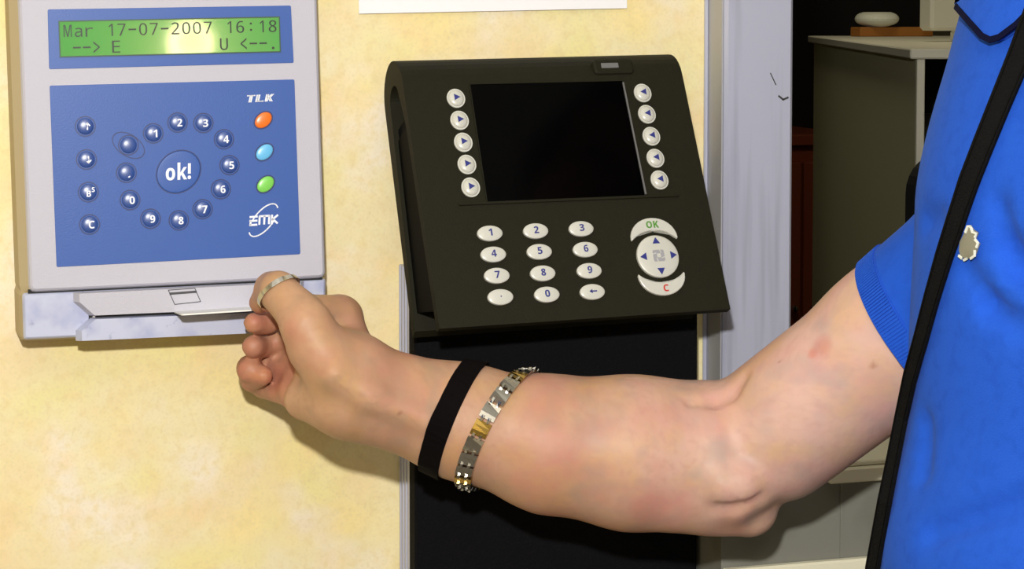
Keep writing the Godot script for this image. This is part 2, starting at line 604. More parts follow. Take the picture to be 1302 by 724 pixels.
# ------------------------------------------------------------------ start
func _ready() -> void:
	rng.seed = 7
	# camera, lights, exposure
	var cam := Camera3D.new()
	cam.name = "camera"
	cam.position = CAM
	cam.rotation = Vector3(-PITCH, -YAW, 0)
	cam.set_frustum(2.0 * 362.0 / F * 0.05, Vector2(0, (FACE_UP.y - 362.0) / F * 0.05), 0.05, 40.0)
	add_child(cam)
	cam.current = true
	var bs := Basis.from_euler(Vector3(-PITCH, -YAW, 0))
	cam_r = bs.x; cam_u = bs.y; cam_f = -bs.z
	var we := WorldEnvironment.new()
	we.name = "surroundings"
	var env := Environment.new()
	env.background_mode = Environment.BG_COLOR
	env.background_color = Color(0.02, 0.02, 0.02)
	env.tonemap_mode = Environment.TONE_MAPPER_LINEAR
	env.tonemap_exposure = 1.0
	env.sdfgi_enabled = true
	env.ssao_enabled = true
	env.ssil_enabled = true
	we.environment = env
	add_child(we)
	var flash := OmniLight3D.new()      # the photographer's flash, above the lens
	flash.name = "camera_flash"
	flash.position = CAM + Vector3(-0.04, 0.19, 0.0)
	flash.light_energy = 1.88
	flash.light_color = Color(1.0, 0.99, 0.975)
	flash.light_size = 0.02
	flash.omni_range = 12.0
	flash.omni_attenuation = 2.0
	flash.shadow_enabled = true
	add_child(flash)

	materials()
	setting()
	room_beyond()
	time_clock()
	notice()
	pedestal()
	terminal()
	person()
	lamps()

# ------------------------------------------------------------------ the setting
func wall_box(called: String, a: Vector3, b: Vector3, m: String, label := "", ch := 0.0) -> MeshInstance3D:
	var st := begin()
	box(st, a, b, ch)
	var o := put(called, st.commit(), M[m])
	tag(o, label, "", "", "structure")
	return o

var post_l := 0.0
var post_r := 0.0
var sill_y := 0.0

func setting() -> void:
	post_l = P(921, 300, 0.033).x
	post_r = P(1007.5, 300, 0.033).x
	var e := P(1160, 609, 0.102)
	sill_y = P(1160, 588.0, 0.102).y
	wall_box("wall_back", Vector3(-1.8, 0, -0.1), Vector3(post_l - 0.0015, 2.7, 0), "plaster", "cream yellow sponged plaster wall behind the two terminals")
	wall_box("floor", Vector3(-1.8, -0.1, -4.6), Vector3(3.2, 0, 3.7), "room_floor", "floor of the corridor and the room beyond")
	wall_box("ceiling", Vector3(-1.8, 2.7, -4.6), Vector3(3.2, 2.8, 3.7), "ceiling_white", "plain ceiling over the corridor and the room beyond")
	wall_box("wall_left", Vector3(-1.9, 0, -4.6), Vector3(-1.8, 2.7, 3.7), "room_wall", "plain side wall at the left end of the corridor")
	wall_box("wall_right", Vector3(3.2, 0, -4.6), Vector3(3.3, 2.7, 3.7), "room_wall", "plain side wall at the right end of the corridor")
	wall_box("wall_front", Vector3(-1.8, 0, 3.7), Vector3(3.2, 2.7, 3.8), "room_wall", "plain wall across the corridor, facing the terminals")
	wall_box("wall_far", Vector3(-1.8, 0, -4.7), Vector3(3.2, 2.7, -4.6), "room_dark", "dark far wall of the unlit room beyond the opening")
	wall_box("wall_lintel", Vector3(post_r, 2.1, -0.1), Vector3(3.2, 2.7, 0), "room_wall", "wall above the opening beside the aluminium post")
	# the low wall under the opening: panel, sill, ledge
	var bottom := P(1110, 708, 0.094).y
	var lw := wall_box("wall_parapet", Vector3(post_r, 0, -0.09), Vector3(3.2, e.y - 0.0005, 0.09), "panel_grey", "grey panel of the low wall under the opening")
	var px0 := P(917, 700, 0.09).x
	var st := begin()
	box(st, Vector3(px0, 0, 0.034), Vector3(post_r, e.y - 0.0005, 0.09))
	put("end_panel", st.commit(), M.panel_grey, lw)
	st = begin()
	var seam_x := P(1070, 640, 0.09).x
	box(st, Vector3(seam_x - 0.0012, bottom, 0.09), Vector3(seam_x + 0.0012, e.y - 0.001, 0.0908))
	put("joint_strip", st.commit(), M.panel_grey, lw)
	wall_box("trim_1", Vector3(post_r, e.y, -0.14), Vector3(3.2, sill_y - 0.0012, 0.102), "cream_paint", "cream front edge of the sill under the opening", 0.0015)
	wall_box("trim_2", Vector3(post_r, sill_y - 0.0008, -0.14), Vector3(3.2, sill_y + 0.003, 0.099), "cream_paint", "bright cream top of the sill under the opening", 0.001)
	var led := wall_box("trim_3", Vector3(px0, bottom - 0.022, 0.0905), Vector3(3.2, bottom, 0.098), "cream_paint", "pale ledge along the foot of the grey panel", 0.0015)
	led.set_meta("kind", "structure")
	# aluminium post of the opening
	st = begin()
	box(st, Vector3(post_l, 0, -0.1), Vector3(post_r, 2.7, 0.033), 0.0025)
	var post := put("trim_4", st.commit(), M.aluminium)
	tag(post, "brushed aluminium post between the plaster wall and the opening", "", "", "structure")
	st = begin()
	box(st, Vector3(post_l - 0.0012, 0, 0.0), Vector3(post_l - 0.0002, 2.7, 0.029))
	put("side_flange", st.commit(), M.aluminium_side, post)
	st = begin()
	box(st, Vector3(post_l - 0.0042, 0, 0.0), Vector3(post_l - 0.0012, 2.7, 0.003), 0.0008)
	put("corner_bead", st.commit(), M.aluminium, post)
	for q in [[[979.5, 93], [986.5, 108]], [[990, 122], [996, 127]], [[996, 126.5], [1002, 124]]]:
		st = begin()
		var a := P(q[0][0], q[0][1], 0.033)
		var b := P(q[1][0], q[1][1], 0.033)
		stroke(st, PackedVector2Array([Vector2(a.x, a.y), Vector2(b.x, b.y)]), 0.0007 if q[0][0] < 989 else 0.0014, 0.0328, 0.0333)
		put("scratch", st.commit(), M.scratch, post)

func room_beyond() -> void:
	# a tall desk in the dark room: side panel seen at a slant, white top, open underneath on the right
	var near := ray(1166, 62)
	var nz := -1.3
	var n0 := CAM + near * ((nz - CAM.z) / near.z)
	var top := n0.y
	var fr := ray(1034, 45.5)
	var f0 := CAM + fr * ((top - CAM.y) / fr.y)
	if f0.z < -4.2 or f0.z > nz:
		f0 = P(1034, 45.5, -3.2)
	var along := Vector3(f0.x - n0.x, 0, f0.z - n0.z)
	var len_ := along.length()
	var dz := -along.normalized()               # from far to near
	var dx := Vector3.UP.cross(dz).normalized() # to the right
	var o := Vector3(n0.x, 0, n0.z)
	var d := thing("reception_desk", "tall grey sided desk with a white top in the dark room beyond the opening", "desk", Transform3D(Basis(dx, Vector3.UP, dz), o))
	var st := begin()
	box(st, Vector3(-0.012, top - 0.015, -len_), Vector3(1.1, top, 0.012), 0.002)
	put("desk_top", st.commit(), M.desk_top, d)
	st = begin()
	box(st, Vector3(0, 0, -len_ + 0.02), Vector3(0.010, top - 0.015, -0.01), 0.001)
	put("side_panel", st.commit(), M.desk_side, d)
	st = begin()
	box(st, Vector3(0.0, 0, -0.01), Vector3(0.012, top - 0.015, 0.0), 0.001)
	put("panel_edge", st.commit(), M.desk_top, d)
	st = begin()
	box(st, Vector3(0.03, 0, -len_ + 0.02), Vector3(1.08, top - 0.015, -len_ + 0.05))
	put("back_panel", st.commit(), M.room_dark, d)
	st = begin()
	var sh := P(1178, 196, -1.5).y
	box(st, Vector3(0.03, sh - 0.02, -len_ + 0.05), Vector3(1.08, sh, -0.3))
	put("shelf", st.commit(), M.desk_top, d)
	st = begin()
	box(st, Vector3(1.05, 0, -len_ + 0.05), Vector3(1.08, top - 0.015, 0.0))
	put("side_panel", st.commit(), M.desk_side, d)
	# things on the desk
	var zb := -2.0
	var q := on_height(1094, 46.5, top)
	var q2 := on_height(1187, 46.5, top)
	zb = (q.z + q2.z) / 2
	var a := P(1094, 41, zb)
	var b := P(1187, 29, zb)
	st = begin()
	box(st, Vector3(a.x, top, zb - 0.05), Vector3(b.x, top + (b.y - P(1187, 41, zb).y), zb), 0.002)
	var wb := put("wooden_box", st.commit(), M.wood_orange)
	tag(wb, "low orange brown wooden box on the white desk top", "box")
	var ht := top + (b.y - P(1187, 41, zb).y)
	# white bowl standing on the box
	var c := P(1115, 18, zb - 0.025)
	var r := size_at(c, 28)
	var bs := thing("white_bowl", "shallow white bowl standing on the wooden box", "bowl", Transform3D(Basis(), Vector3(c.x, ht, zb - 0.025)))
	st = begin()
	var hh := size_at(c, 19)
	var prof := [[0.0, 0.0], [r * 0.4, 0.0]]
	for i in 9:
		var an := -1.2 + 2.4 * i / 8.0
		prof.append([r * (0.4 + 0.6 * cos(an)), hh * (0.55 + 0.45 * sin(an) / sin(1.2))])
	prof.append([r * 0.5, hh * 0.96])
	prof.append([0.0, hh * 0.9])
	lathe(st, prof, 32)
	put("bowl_body", st.commit(), M.bowl_white, bs)
	# pale monitor back at the right, dark screen facing left
	var mo := P(1181, 46, -1.9)
	var mon := thing("monitor", "pale grey monitor seen edge-on at the right of the white desk top", "monitor", Transform3D(Basis(Vector3.UP, 0.0), Vector3(mo.x + 0.165, top, -1.9)))
	st = begin()
	box(st, Vector3(-0.16, 0.02, -0.05), Vector3(0.16, 0.36, 0.0), 0.006)
	put("housing", st.commit(), M.desk_top, mon)
	st = begin()
	box(st, Vector3(-0.08, 0, -0.08), Vector3(0.08, 0.02, 0.04), 0.004)
	put("foot", st.commit(), M.desk_top, mon)
	# office chair back right of the desk panel
	var cp := P(1172, 235, -1.1)
	var ch := thing("office_chair", "black office chair with a rounded backrest beside the desk", "chair", Transform3D(Basis(Vector3.UP, 0.3), Vector3(cp.x + 0.095, 0, -1.1)))
	st = begin()
	var tp := P(1172, 200, -1.1).y
	prism(st, rrect(-0.12, tp - 0.42, 0.12, tp, 0.05, 6), -0.03, 0.03, 0.012)
	put("backrest", st.commit(), M.chair_black, ch)
	st = begin()
	prism(st, rrect(-0.2, -0.2, 0.2, 0.2, 0.06, 5), 0.0, 0.07, 0.015)
	var seat := put("seat", st.commit(), M.chair_black, ch)
	seat.transform = Transform3D(Basis(Vector3.RIGHT, -PI / 2), Vector3(0, tp - 0.55, 0.2))
	st = begin()
	box(st, Vector3(-0.03, tp - 0.56, -0.025), Vector3(0.03, tp - 0.3, -0.012))
	put("back_bar", st.commit(), M.chair_black, ch)
	st = begin()
	lathe(st, [[0.0, 0.05], [0.03, 0.05], [0.025, tp - 0.55], [0.0, tp - 0.55]], 12)
	var stem := put("stem", st.commit(), M.chair_black, ch)
	stem.position = Vector3(0, 0, 0.2)
	for i in 5:
		st = begin()
		box(st, Vector3(-0.02, 0.02, 0), Vector3(0.02, 0.06, 0.28), 0.004)
		var lg := put("leg", st.commit(), M.chair_black, ch)
		lg.transform = Transform3D(Basis(Vector3.UP, TAU * i / 5), Vector3(0, 0, 0.2))
		st = begin()
		box(st, Vector3(-0.015, 0, 0.25), Vector3(0.015, 0.03, 0.28), 0.004)
		put("caster", st.commit(), M.chair_black, lg)
	# reddish wooden cupboard left of the desk, behind
	var zc := -3.6
	var l := P(960, 172, zc)
	var r2 := P(1075, 172, zc)
	var cu := thing("wooden_cupboard", "dark red brown wooden cupboard behind the aluminium post", "cupboard", Transform3D(Basis(), Vector3((l.x + r2.x) / 2, 0, zc)))
	var hw := (r2.x - l.x) / 2
	st = begin()
	box(st, Vector3(-hw, 0, -0.4), Vector3(hw, l.y - 0.03, 0), 0.003)
	put("body", st.commit(), M.wood_red, cu)
	st = begin()
	box(st, Vector3(-hw - 0.015, l.y - 0.03, -0.41), Vector3(hw + 0.015, l.y, 0.02), 0.003)
	put("cupboard_top", st.commit(), M.wood_red, cu)
	for s in [-1, 1]:
		st = begin()
		box(st, Vector3(minf(s * 0.004, s * hw * 0.97), 0.08, 0), Vector3(maxf(s * 0.004, s * hw * 0.97), l.y - 0.075, 0.018), 0.003)
		var dr := put("door", st.commit(), M.wood_red, cu)
		st = begin()
		lathe(st, [[0.0, 0.0], [0.006, 0.0], [0.006, 0.012], [0.011, 0.018], [0.008, 0.026], [0.0, 0.028]], 12)
		var kn := put("knob", st.commit(), M.steel, dr)
		kn.transform = Transform3D(Basis(Vector3.RIGHT, PI / 2), Vector3(s * 0.03, l.y * 0.6, 0.018))

func on_height(px: float, py: float, y: float) -> Vector3:
	var d := ray(px, py)
	return CAM + d * ((y - CAM.y) / d.y)

func lathe(st: SurfaceTool, prof: Array, n := 24) -> void:
	for k in prof.size() - 1:
		for i in n:
			var a0 := TAU * i / n
			var a1 := TAU * (i + 1) / n
			var p: Array = prof[k]
			var q: Array = prof[k + 1]
			quad(st, Vector3(cos(a0) * p[0], p[1], -sin(a0) * p[0]), Vector3(cos(a1) * p[0], p[1], -sin(a1) * p[0]), Vector3(cos(a1) * q[0], q[1], -sin(a1) * q[0]), Vector3(cos(a0) * q[0], q[1], -sin(a0) * q[0]))

func lamps() -> void:
	# lamps added out of view: ceiling panel as fill, globe for the display glint
	var t := thing("added_ceiling_fill", "flat square ceiling panel added unseen over the corridor as fill light", "ceiling light", Transform3D(Basis(), Vector3(0.3, 2.7, 2.2)))
	var st := begin()
	box(st, Vector3(-0.32, -0.04, -0.32), Vector3(0.32, 0, 0.32), 0.004)
	put("housing", st.commit(), M.ceiling_white, t)
	st = begin()
	box(st, Vector3(-0.3, -0.045, -0.3), Vector3(0.3, -0.04, 0.3))
	put("light_panel", st.commit(), M.lamp_panel, t)
	# globe lamp added on the unseen wall, placed so the display mirrors it
	var spot_ := P(243, 54, 0.045)
	var d := (spot_ - CAM).normalized()
	var nn := frame(deg_to_rad(2.5), 0.0, deg_to_rad(1.3), Vector3.ZERO).basis.z
	d = d - nn * (2.0 * d.dot(nn))
	var g := spot_ + d * ((3.58 - spot_.z) / d.z)
	var wl := thing("added_glint_lamp", "round glass globe lamp added out of view for the glint in the display", "added wall lamp", Transform3D(Basis(), Vector3(g.x, g.y, 3.7)))
	st = begin()
	box(st, Vector3(-0.05, -0.05, -0.02), Vector3(0.05, 0.05, 0), 0.004)
	put("back_plate", st.commit(), M.steel, wl)
	st = begin()
	box(st, Vector3(-0.01, -0.01, -0.07), Vector3(0.01, 0.01, -0.02), 0.002)
	put("arm", st.commit(), M.steel, wl)
	var sm := SphereMesh.new()
	sm.radius = 0.04
	sm.height = 0.08
	var gb := put("globe", sm, M.added_lamp_glass, wl)
	gb.position = Vector3(0, 0, -0.12)
	var ol := OmniLight3D.new()
	ol.name = "added_glint_lamp_light"
	ol.position = g
	ol.light_energy = 0.1
	ol.light_color = Color(1, 0.9, 0.7)
	ol.light_size = 0.05
	ol.omni_range = 9.0
	ol.omni_attenuation = 2.0
	ol.shadow_enabled = true
	add_child(ol)
	# dim ceiling light of the room beyond
	var rl := thing("room_light", "small ceiling light in the room beyond the opening", "ceiling light", Transform3D(Basis(), Vector3(1.5, 2.7, -1.9)))
	st = begin()
	box(st, Vector3(-0.22, -0.04, -0.22), Vector3(0.22, 0, 0.22), 0.004)
	put("housing", st.commit(), M.ceiling_white, rl)
	st = begin()
	box(st, Vector3(-0.2, -0.045, -0.2), Vector3(0.2, -0.04, 0.2))
	put("light_panel", st.commit(), M.lamp_panel, rl)
	var al2 := AreaLight3D.new()
	al2.name = "room_panel_light"
	al2.area_size = Vector2(0.4, 0.4)
	al2.light_energy = 0.5
	al2.light_color = Color(1, 0.95, 0.82)
	al2.area_range = 9.0
	al2.area_attenuation = 2.0
	al2.shadow_enabled = true
	al2.transform = Transform3D(Basis(Vector3.RIGHT, -PI / 2), Vector3(1.5, 2.65, -1.9))
	add_child(al2)
	var al := AreaLight3D.new()
	al.name = "added_ceiling_fill_light"  # weak fill from the added ceiling panel
	al.area_size = Vector2(0.6, 0.6)
	al.light_energy = 0.12
	al.light_color = Color(1, 0.93, 0.8)
	al.area_range = 9.0
	al.area_attenuation = 2.0
	al.shadow_enabled = true
	al.transform = Transform3D(Basis(Vector3.RIGHT, -PI / 2), Vector3(0.3, 2.65, 2.2))
	add_child(al)

# ------------------------------------------------------------------ the grey and blue time clock on the wall
func key_labels(fr: Transform3D, keys: Array, parent: Node, r: float) -> void:
	for e in keys:
		var c := on(fr, e[0], e[1])
		var st := begin()
		dome(st, c, r, r, 0.0, 0.0004, 0.0008, 0.0016)
		var k := put("key", st.commit(), M.blue_key, parent)
		st = begin()
		ring(st, c, r * 1.27, r * 1.27, r * 0.13, 0.0, 0.0003, 0.0010)
		put("bezel", st.commit(), M.blue_dark, k)
		if e[2] == "": continue
		st = begin()
		var at := Vector3(c.x + r * 0.22, c.y - r * 0.02, 0.00235)
		if e[2] == "up" or e[2] == "down":
			var s := 1.0 if e[2] == "up" else -1.0
			stroke(st, PackedVector2Array([Vector2(at.x, at.y - s * r * 0.4), Vector2(at.x, at.y + s * r * 0.4)]), r * 0.16, 0.0015, at.z + 0.0004)
			stroke(st, PackedVector2Array([Vector2(at.x - r * 0.3, at.y + s * r * 0.08), Vector2(at.x, at.y + s * r * 0.42), Vector2(at.x + r * 0.3, at.y + s * r * 0.08)]), r * 0.16, 0.0015, at.z + 0.0004)
		elif e[2] == "BS":
			words(st, "B", at + Vector3(-r * 0.2, -r * 0.18, 0), r * 0.75, 0.0, true, 0.0, 0.0, "Droid Sans", 0.0012)
			words(st, "S", at + Vector3(r * 0.35, r * 0.3, 0), r * 0.6, 0.0, true, 0.0, 0.0, "Droid Sans", 0.0012)
		elif e[2] == ".":
			prism(st, oval(Vector2(at.x + r * 0.05, at.y - r * 0.45), r * 0.15, r * 0.15, 0.0, 12), 0.0012, at.z + 0.0002)
		else:
			words(st, e[2], at, r * 0.95, 0.0, true, 0.0, 0.0, "Droid Sans", 0.0012)
		put("lettering", st.commit(), M.white_print, k)

func time_clock() -> void:
	var fr := frame(deg_to_rad(2.5), 0.0, deg_to_rad(1.3), P(38.5, 371, 0.05))
	var t := thing("time_clock", "light grey wall time clock with blue keypad and green text display", "time clock", fr)
	var depth := func(p: Vector2) -> float:
		return -(fr.origin + fr.basis.x * p.x + fr.basis.y * p.y).z / fr.basis.z.z + 0.0004
	# housing: front outline, spreading a little towards the wall
	var q := many(fr, [[38.5, 371], [413.5, 352.5], [400, -75], [21.5, -75]])
	var front := rquad(q, 0.004, 3)
	var back := inset(front, -0.0075)
	var mid := inset(front, -0.0008)
	var r0 := PackedVector3Array()
	var side := PackedVector2Array()
	for i in back.size():
		var p := back[i]
		if front[i].x > 0.1: p.x = front[i].x - 0.0015
		back[i] = p
		r0.append(Vector3(p.x, p.y, depth.call(p)))
		side.append(front[i].lerp(p, 0.85))
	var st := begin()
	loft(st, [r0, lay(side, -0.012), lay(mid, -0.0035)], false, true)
	put("side_shell", st.commit(), M.side_plastic_bounce, t)
	st = begin()
	loft(st, [lay(mid, -0.0035), lay(inset(front, 0.0002), -0.0012), lay(inset(front, 0.0016), 0)], true, false)
	var face := put("front_face", st.commit(), M.grey_plastic, t)
	# the two blue labels
	st = begin()
	prism(st, rquad(many(fr, [[60.5, 12], [369.8, 7], [373.4, 80], [62.4, 88]]), 0.0012), -0.0005, 0.0005, 0.0002)
	var up := put("upper_label", st.commit(), M.blue_label, t)
	st = begin()
	prism(st, rquad(many(fr, [[63, 109], [374.3, 101], [381.8, 323.4], [71.9, 339.8]]), 0.0012), -0.0005, 0.0005, 0.0002)
	var low := put("keypad_label", st.commit(), M.blue_label, t)
	# display
	var lcd := thing_part("display", t)
	var lq := many(fr, [[75.6, 28], [354, 22.4], [355.4, 65], [77.2, 71.6]])
	st = begin()
	var lf := ccw(lq)
	prism(st, lf, 0.0002, 0.0009)
	lcd.mesh = st.commit()
	lcd.material_override = M.lcd_green
	st = begin()
	var oq := inset(lf, -0.0008)
	loft(st, [lay(oq, 0.0003), lay(oq, 0.0013), lay(lf, 0.0013), lay(lf, 0.0008)], false, false)
	put("display_rim", st.commit(), M.lcd_edge, lcd)
	var xdir := (on(fr, 354, 43) - on(fr, 76, 49)).angle()
	for line in [["Mar 17-07-2007 16:18", 79.0, 39.5, 353.0, 33.2], [" --> E          U <--.", 79.0, 61.0, 353.0, 54.6]]:
		var n: int = line[0].length()
		var cells := 20 if n == 20 else n
		for i in n:
			var ch: String = line[0][i]
			if ch == " ": continue
			st = begin()
			var s := (i + 0.5) / cells
			var c := on(fr, lerpf(line[1], line[3], s), lerpf(line[2], line[4], s))
			var hh := 0.0082
			var at := Vector3(c.x, c.y, 0.0010)
			if ch == "-": words(st, ch, at, 0.0011, 0.0052, true, 0.0, xdir, "Droid Sans Mono")
			elif ch == ".": words(st, ch, at + Vector3(0, -hh * 0.42, 0), 0.0018, 0.0018, true, 0.0, xdir, "Droid Sans Mono")
			elif ch == ":": words(st, ch, at, 0.0058, 0.0016, true, 0.0, xdir, "Droid Sans Mono")
			elif ch == "a" or ch == "r": words(st, ch, at + Vector3(0, -hh * 0.14, 0), 0.0062, 0.0050, true, 0.0, xdir, "Droid Sans Mono")
			elif ch == ">" or ch == "<": words(st, ch, at, 0.0080, 0.0042, true, 0.0, xdir, "Droid Sans Mono")
			else: words(st, ch, at, hh, 0.0028 if ch == "1" else 0.0054, true, 0.0, xdir, "Droid Sans Mono")
			put("character", st.commit(), M.lcd_ink, lcd)
	# keys
	var r := 0.0055
	key_labels(fr, [[108.3, 160.7, "up"], [109.8, 202.8, "down"], [112.2, 244.2, "BS"], [113.8, 285.4, "C"]], t, r)
	key_labels(fr, [[194.7, 169.6, "1"], [225.6, 155.8, "2"], [258.4, 156.4, "3"], [284.6, 177, "4"], [291.6, 210, "5"], [280.6, 240.6, "6"], [257.4, 266, "7"], [227.2, 280.2, "8"], [191.2, 278.2, "9"], [165.2, 254.4, "0"], [160.6, 219.6, "."], [163.2, 184.6, ""]], t, r)
	st = begin()
	var oc := on(fr, 163.2, 184.8)
	ring(st, oc, 0.0123, 0.0075, 0.0006, deg_to_rad(-36), 0.0003, 0.0010)
	put("oval_ring", st.commit(), M.blue_dark, t)
	st = begin()
	var kc := on(fr, 227, 218.5)
	dome(st, kc, 0.0158, 0.0135, deg_to_rad(38), 0.0003, 0.0002, 0.0004)
	var okk := put("ok_key", st.commit(), M.blue_label, t)
	st = begin()
	ring(st, kc, 0.0165, 0.0142, 0.0006, deg_to_rad(38), 0.0003, 0.0007)
	put("bezel", st.commit(), M.blue_dark, okk)
	st = begin()
	words(st, "ok!", Vector3(kc.x - 0.0002, kc.y + 0.0004, 0.0009), 0.0118, 0.0172, true, 0.06, 0.02, "Droid Sans", 0.0012)
	put("lettering", st.commit(), M.white_print, okk)
	for e in [[334.6, 152.8, "lamp_orange"], [336, 193.6, "lamp_blue"], [337.4, 234.4, "lamp_green"]]:
		var c := on(fr, e[0], e[1])
		st = begin()
		dome(st, c, 0.0066, 0.0047, deg_to_rad(38), 0.0003, 0.0006, 0.0013)
		var k := put("colour_key", st.commit(), M[e[2]], t)
		st = begin()
		ring(st, c, 0.0075, 0.0056, 0.0009, deg_to_rad(38), 0.0003, 0.0009)
		put("bezel", st.commit(), M.blue_dark, k)
	st = begin()
	var tl := on(fr, 329.4, 125.2)
	for i in 3:
		for o in [0.0, 0.0007]:
			words(st, "TLK"[i], Vector3(tl.x - 0.0064 + i * 0.0066 + o, tl.y + i * 0.0001, 0.0007), 0.0050, 0.0050, true, 0.28, 0.02)
	put("lettering", st.commit(), M.white_print, t)
	st = begin()
	var em := on(fr, 334.8, 280.0)
	for g in [[[-17, 5], [-8, 5]], [[-17, 0], [-8, 0]], [[-17, -5], [-8, -5]], [[-16, -5], [-16, 1]], [[-5, -5], [-5, 5], [7, 5], [7, -5]], [[1, 5], [1, -5]], [[10.5, 5.5], [10.5, -5.5]], [[10.5, -0.5], [17.5, 5]], [[12, 0], [17.5, -5]]]:
		var gl := PackedVector2Array()
		for q2 in g: gl.append(em + Vector2(q2[0] + q2[1] * 0.08, q2[1] + q2[0] * 0.02) * 0.00056)
		stroke(st, gl, 0.00135, 0.0004, 0.0009)
	for half in [[-0.35, 0.62 * PI], [PI - 0.35, PI + 0.62 * PI]]:
		var arc := PackedVector2Array()
		for i in 15:
			var a: float = lerpf(half[0], half[1], i / 14.0)
			arc.append(em + Vector2(cos(a) * 0.0137, sin(a) * 0.0062).rotated(deg_to_rad(48)))
		stroke(st, arc, 0.0009, 0.0004, 0.0008)
	put("emblem", st.commit(), M.white_print, t)
	# card reader along the bottom
	var lip := many(fr, [[29.5, 374.5], [413.8, 356], [413.0, 413.5], [31.2, 431.5]], -0.002)
	var lf2 := rquad(lip, 0.0015, 2)
	var lb := inset(lf2, -0.0035)
	r0 = PackedVector3Array()
	for p in lb: r0.append(Vector3(p.x, p.y, depth.call(p)))
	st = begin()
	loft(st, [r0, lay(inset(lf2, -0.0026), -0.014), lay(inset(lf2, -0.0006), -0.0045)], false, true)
	put("reader_shell", st.commit(), M.side_plastic_bounce, t)
	st = begin()
	loft(st, [lay(inset(lf2, -0.0006), -0.0045), lay(inset(lf2, 0.0004), -0.0026), lay(inset(lf2, 0.0012), -0.002)], true, false)
	var rd := put("card_reader", st.commit(), M.lip_plastic, t)
	st = begin()
	prism(st, many(fr, [[36, 369], [411, 350.5], [411, 358.5], [36, 377]]), -0.012, -0.0034)
	put("seam_gap", st.commit(), M.slot_dark, t)
	st = begin()
	guide(st, ccw(many(fr, [[93.5, 373], [93.8, 385], [113.5, 402.3], [220, 397.5], [372, 389.5], [389, 373], [388, 358]], 0.003)))
	put("upper_guide", st.commit(), M.grey_plastic, t)
	st = begin()
	guide(st, ccw(many(fr, [[115, 405.4], [96.5, 421], [97, 434.6], [390, 421.0], [389, 408], [370, 394.6]], 0.003)))
	put("lower_guide", st.commit(), M.lip_plastic, t)
	st = begin()
	prism(st, many(fr, [[113, 401.5], [372, 390.5], [372, 394.5], [113, 406.5]]), -0.0022, -0.0015)
	put("slot", st.commit(), M.slot_dark, t)
	var sc := on(fr, 119.5, 403.2)
	st = begin()
	dome(st, sc, 0.0014, 0.0014, 0.0, -0.0015, 0.0022, 0.0012, 14, 4)
	put("guide_pin", st.commit(), M.steel, t)
	# card pictogram on the upper guide
	st = begin()
	var ic := many(fr, [[213.8, 369], [247.5, 366.6], [254.8, 383.6], [222.0, 387.2]], 0.0042)
	stroke(st, ic, 0.0005, 0.0049, 0.0053, true)
	stroke(st, many(fr, [[215.8, 373.6], [249.2, 371.0]], 0.0042), 0.0016, 0.0049, 0.0053)
	put("card_symbol", st.commit(), M.icon_ink, t)
	# small light mark of the reader's right end block
	# the card itself, half in the slot, lying level in the hand
	var c0 := on(fr, 221.5, 398.6, 0.004)
	var c1 := on(fr, 330, 394.0, 0.004)
	var ct := thing("access_card", "white plastic card half pushed into the slot of the time clock", "card", Transform3D(fr.basis * Basis(Vector3.RIGHT, deg_to_rad(-3.0)), fr.origin + fr.basis.x * c0.x + fr.basis.y * (c0.y + 0.0005)))
	st = begin()
	var cp := rrect(0, -0.0425, 0.054, 0.0, 0.003, 4)
	var tmp := begin()
	prism(tmp, cp, -0.0005, 0.0005, 0.0002)
	st.append_from(tmp.commit(), 0, Transform3D(Basis(Vector3(1, 0, 0), Vector3(0, 0, -1), Vector3(0, 1, 0)), Vector3(0, 0, 0)))
	put("card_body", st.commit(), M.card_white, ct)

# a raised guide plate: steep flanks at its two ends, crisp long edges
func guide(st: SurfaceTool, poly: PackedVector2Array) -> void:
	var lo := INF
	var hi := -INF
	for p in poly:
		lo = minf(lo, p.x)
		hi = maxf(hi, p.x)
	var top := PackedVector2Array()
	for p in inset(poly, 0.0004):
		if p.x < lo + 0.016: p.x += 0.0034
		if p.x > hi - 0.016: p.x -= 0.0034
		top.append(p)
	var mid := PackedVector2Array()
	for i in poly.size(): mid.append(poly[i].lerp(top[i], 0.92))
	loft(st, [lay(poly, -0.0022), lay(mid, 0.0046), lay(top, 0.005)])

func thing_part(called: String, parent: Node) -> MeshInstance3D:
	return put(called, null, null, parent)

# ------------------------------------------------------------------ paper on the wall
func notice() -> void:
	var st := begin()
	var a := []
	for p in [[456.5, 17.5], [797, 10.5]]: a.append(P(p[0], p[1], 0.003))
	var l := P(452, -4, 0.003)
	var d: Vector3 = (a[1] - a[0]).normalized()
	var u := Vector3(-d.y, d.x, 0)
	var w: float = (a[1] - a[0]).length()
	prism(st, PackedVector2Array([Vector2(a[0].x, a[0].y), Vector2(a[1].x, a[1].y), Vector2(a[1].x + u.x * w * 1.35, a[1].y + u.y * w * 1.35), Vector2(a[0].x + (l.x - a[0].x) * 0.5 + u.x * w * 1.35, a[0].y + u.y * w * 1.35)]), 0.0028, 0.0034)
	var o := thing("paper_notice", "white sheet of paper on the yellow wall above the black terminal", "paper")
	put("sheet", st.commit(), M.paper, o)
	for s in [0.1, 0.5, 0.9]:
		for v in [0.04, 1.3]:
			var c: Vector3 = a[0] + d * w * s + u * w * v
			st = begin()
			box(st, Vector3(c.x - 0.006, c.y - 0.006, 0.0002), Vector3(c.x + 0.006, c.y + 0.006, 0.0028))
			put("adhesive_pad", st.commit(), M.paper, o)

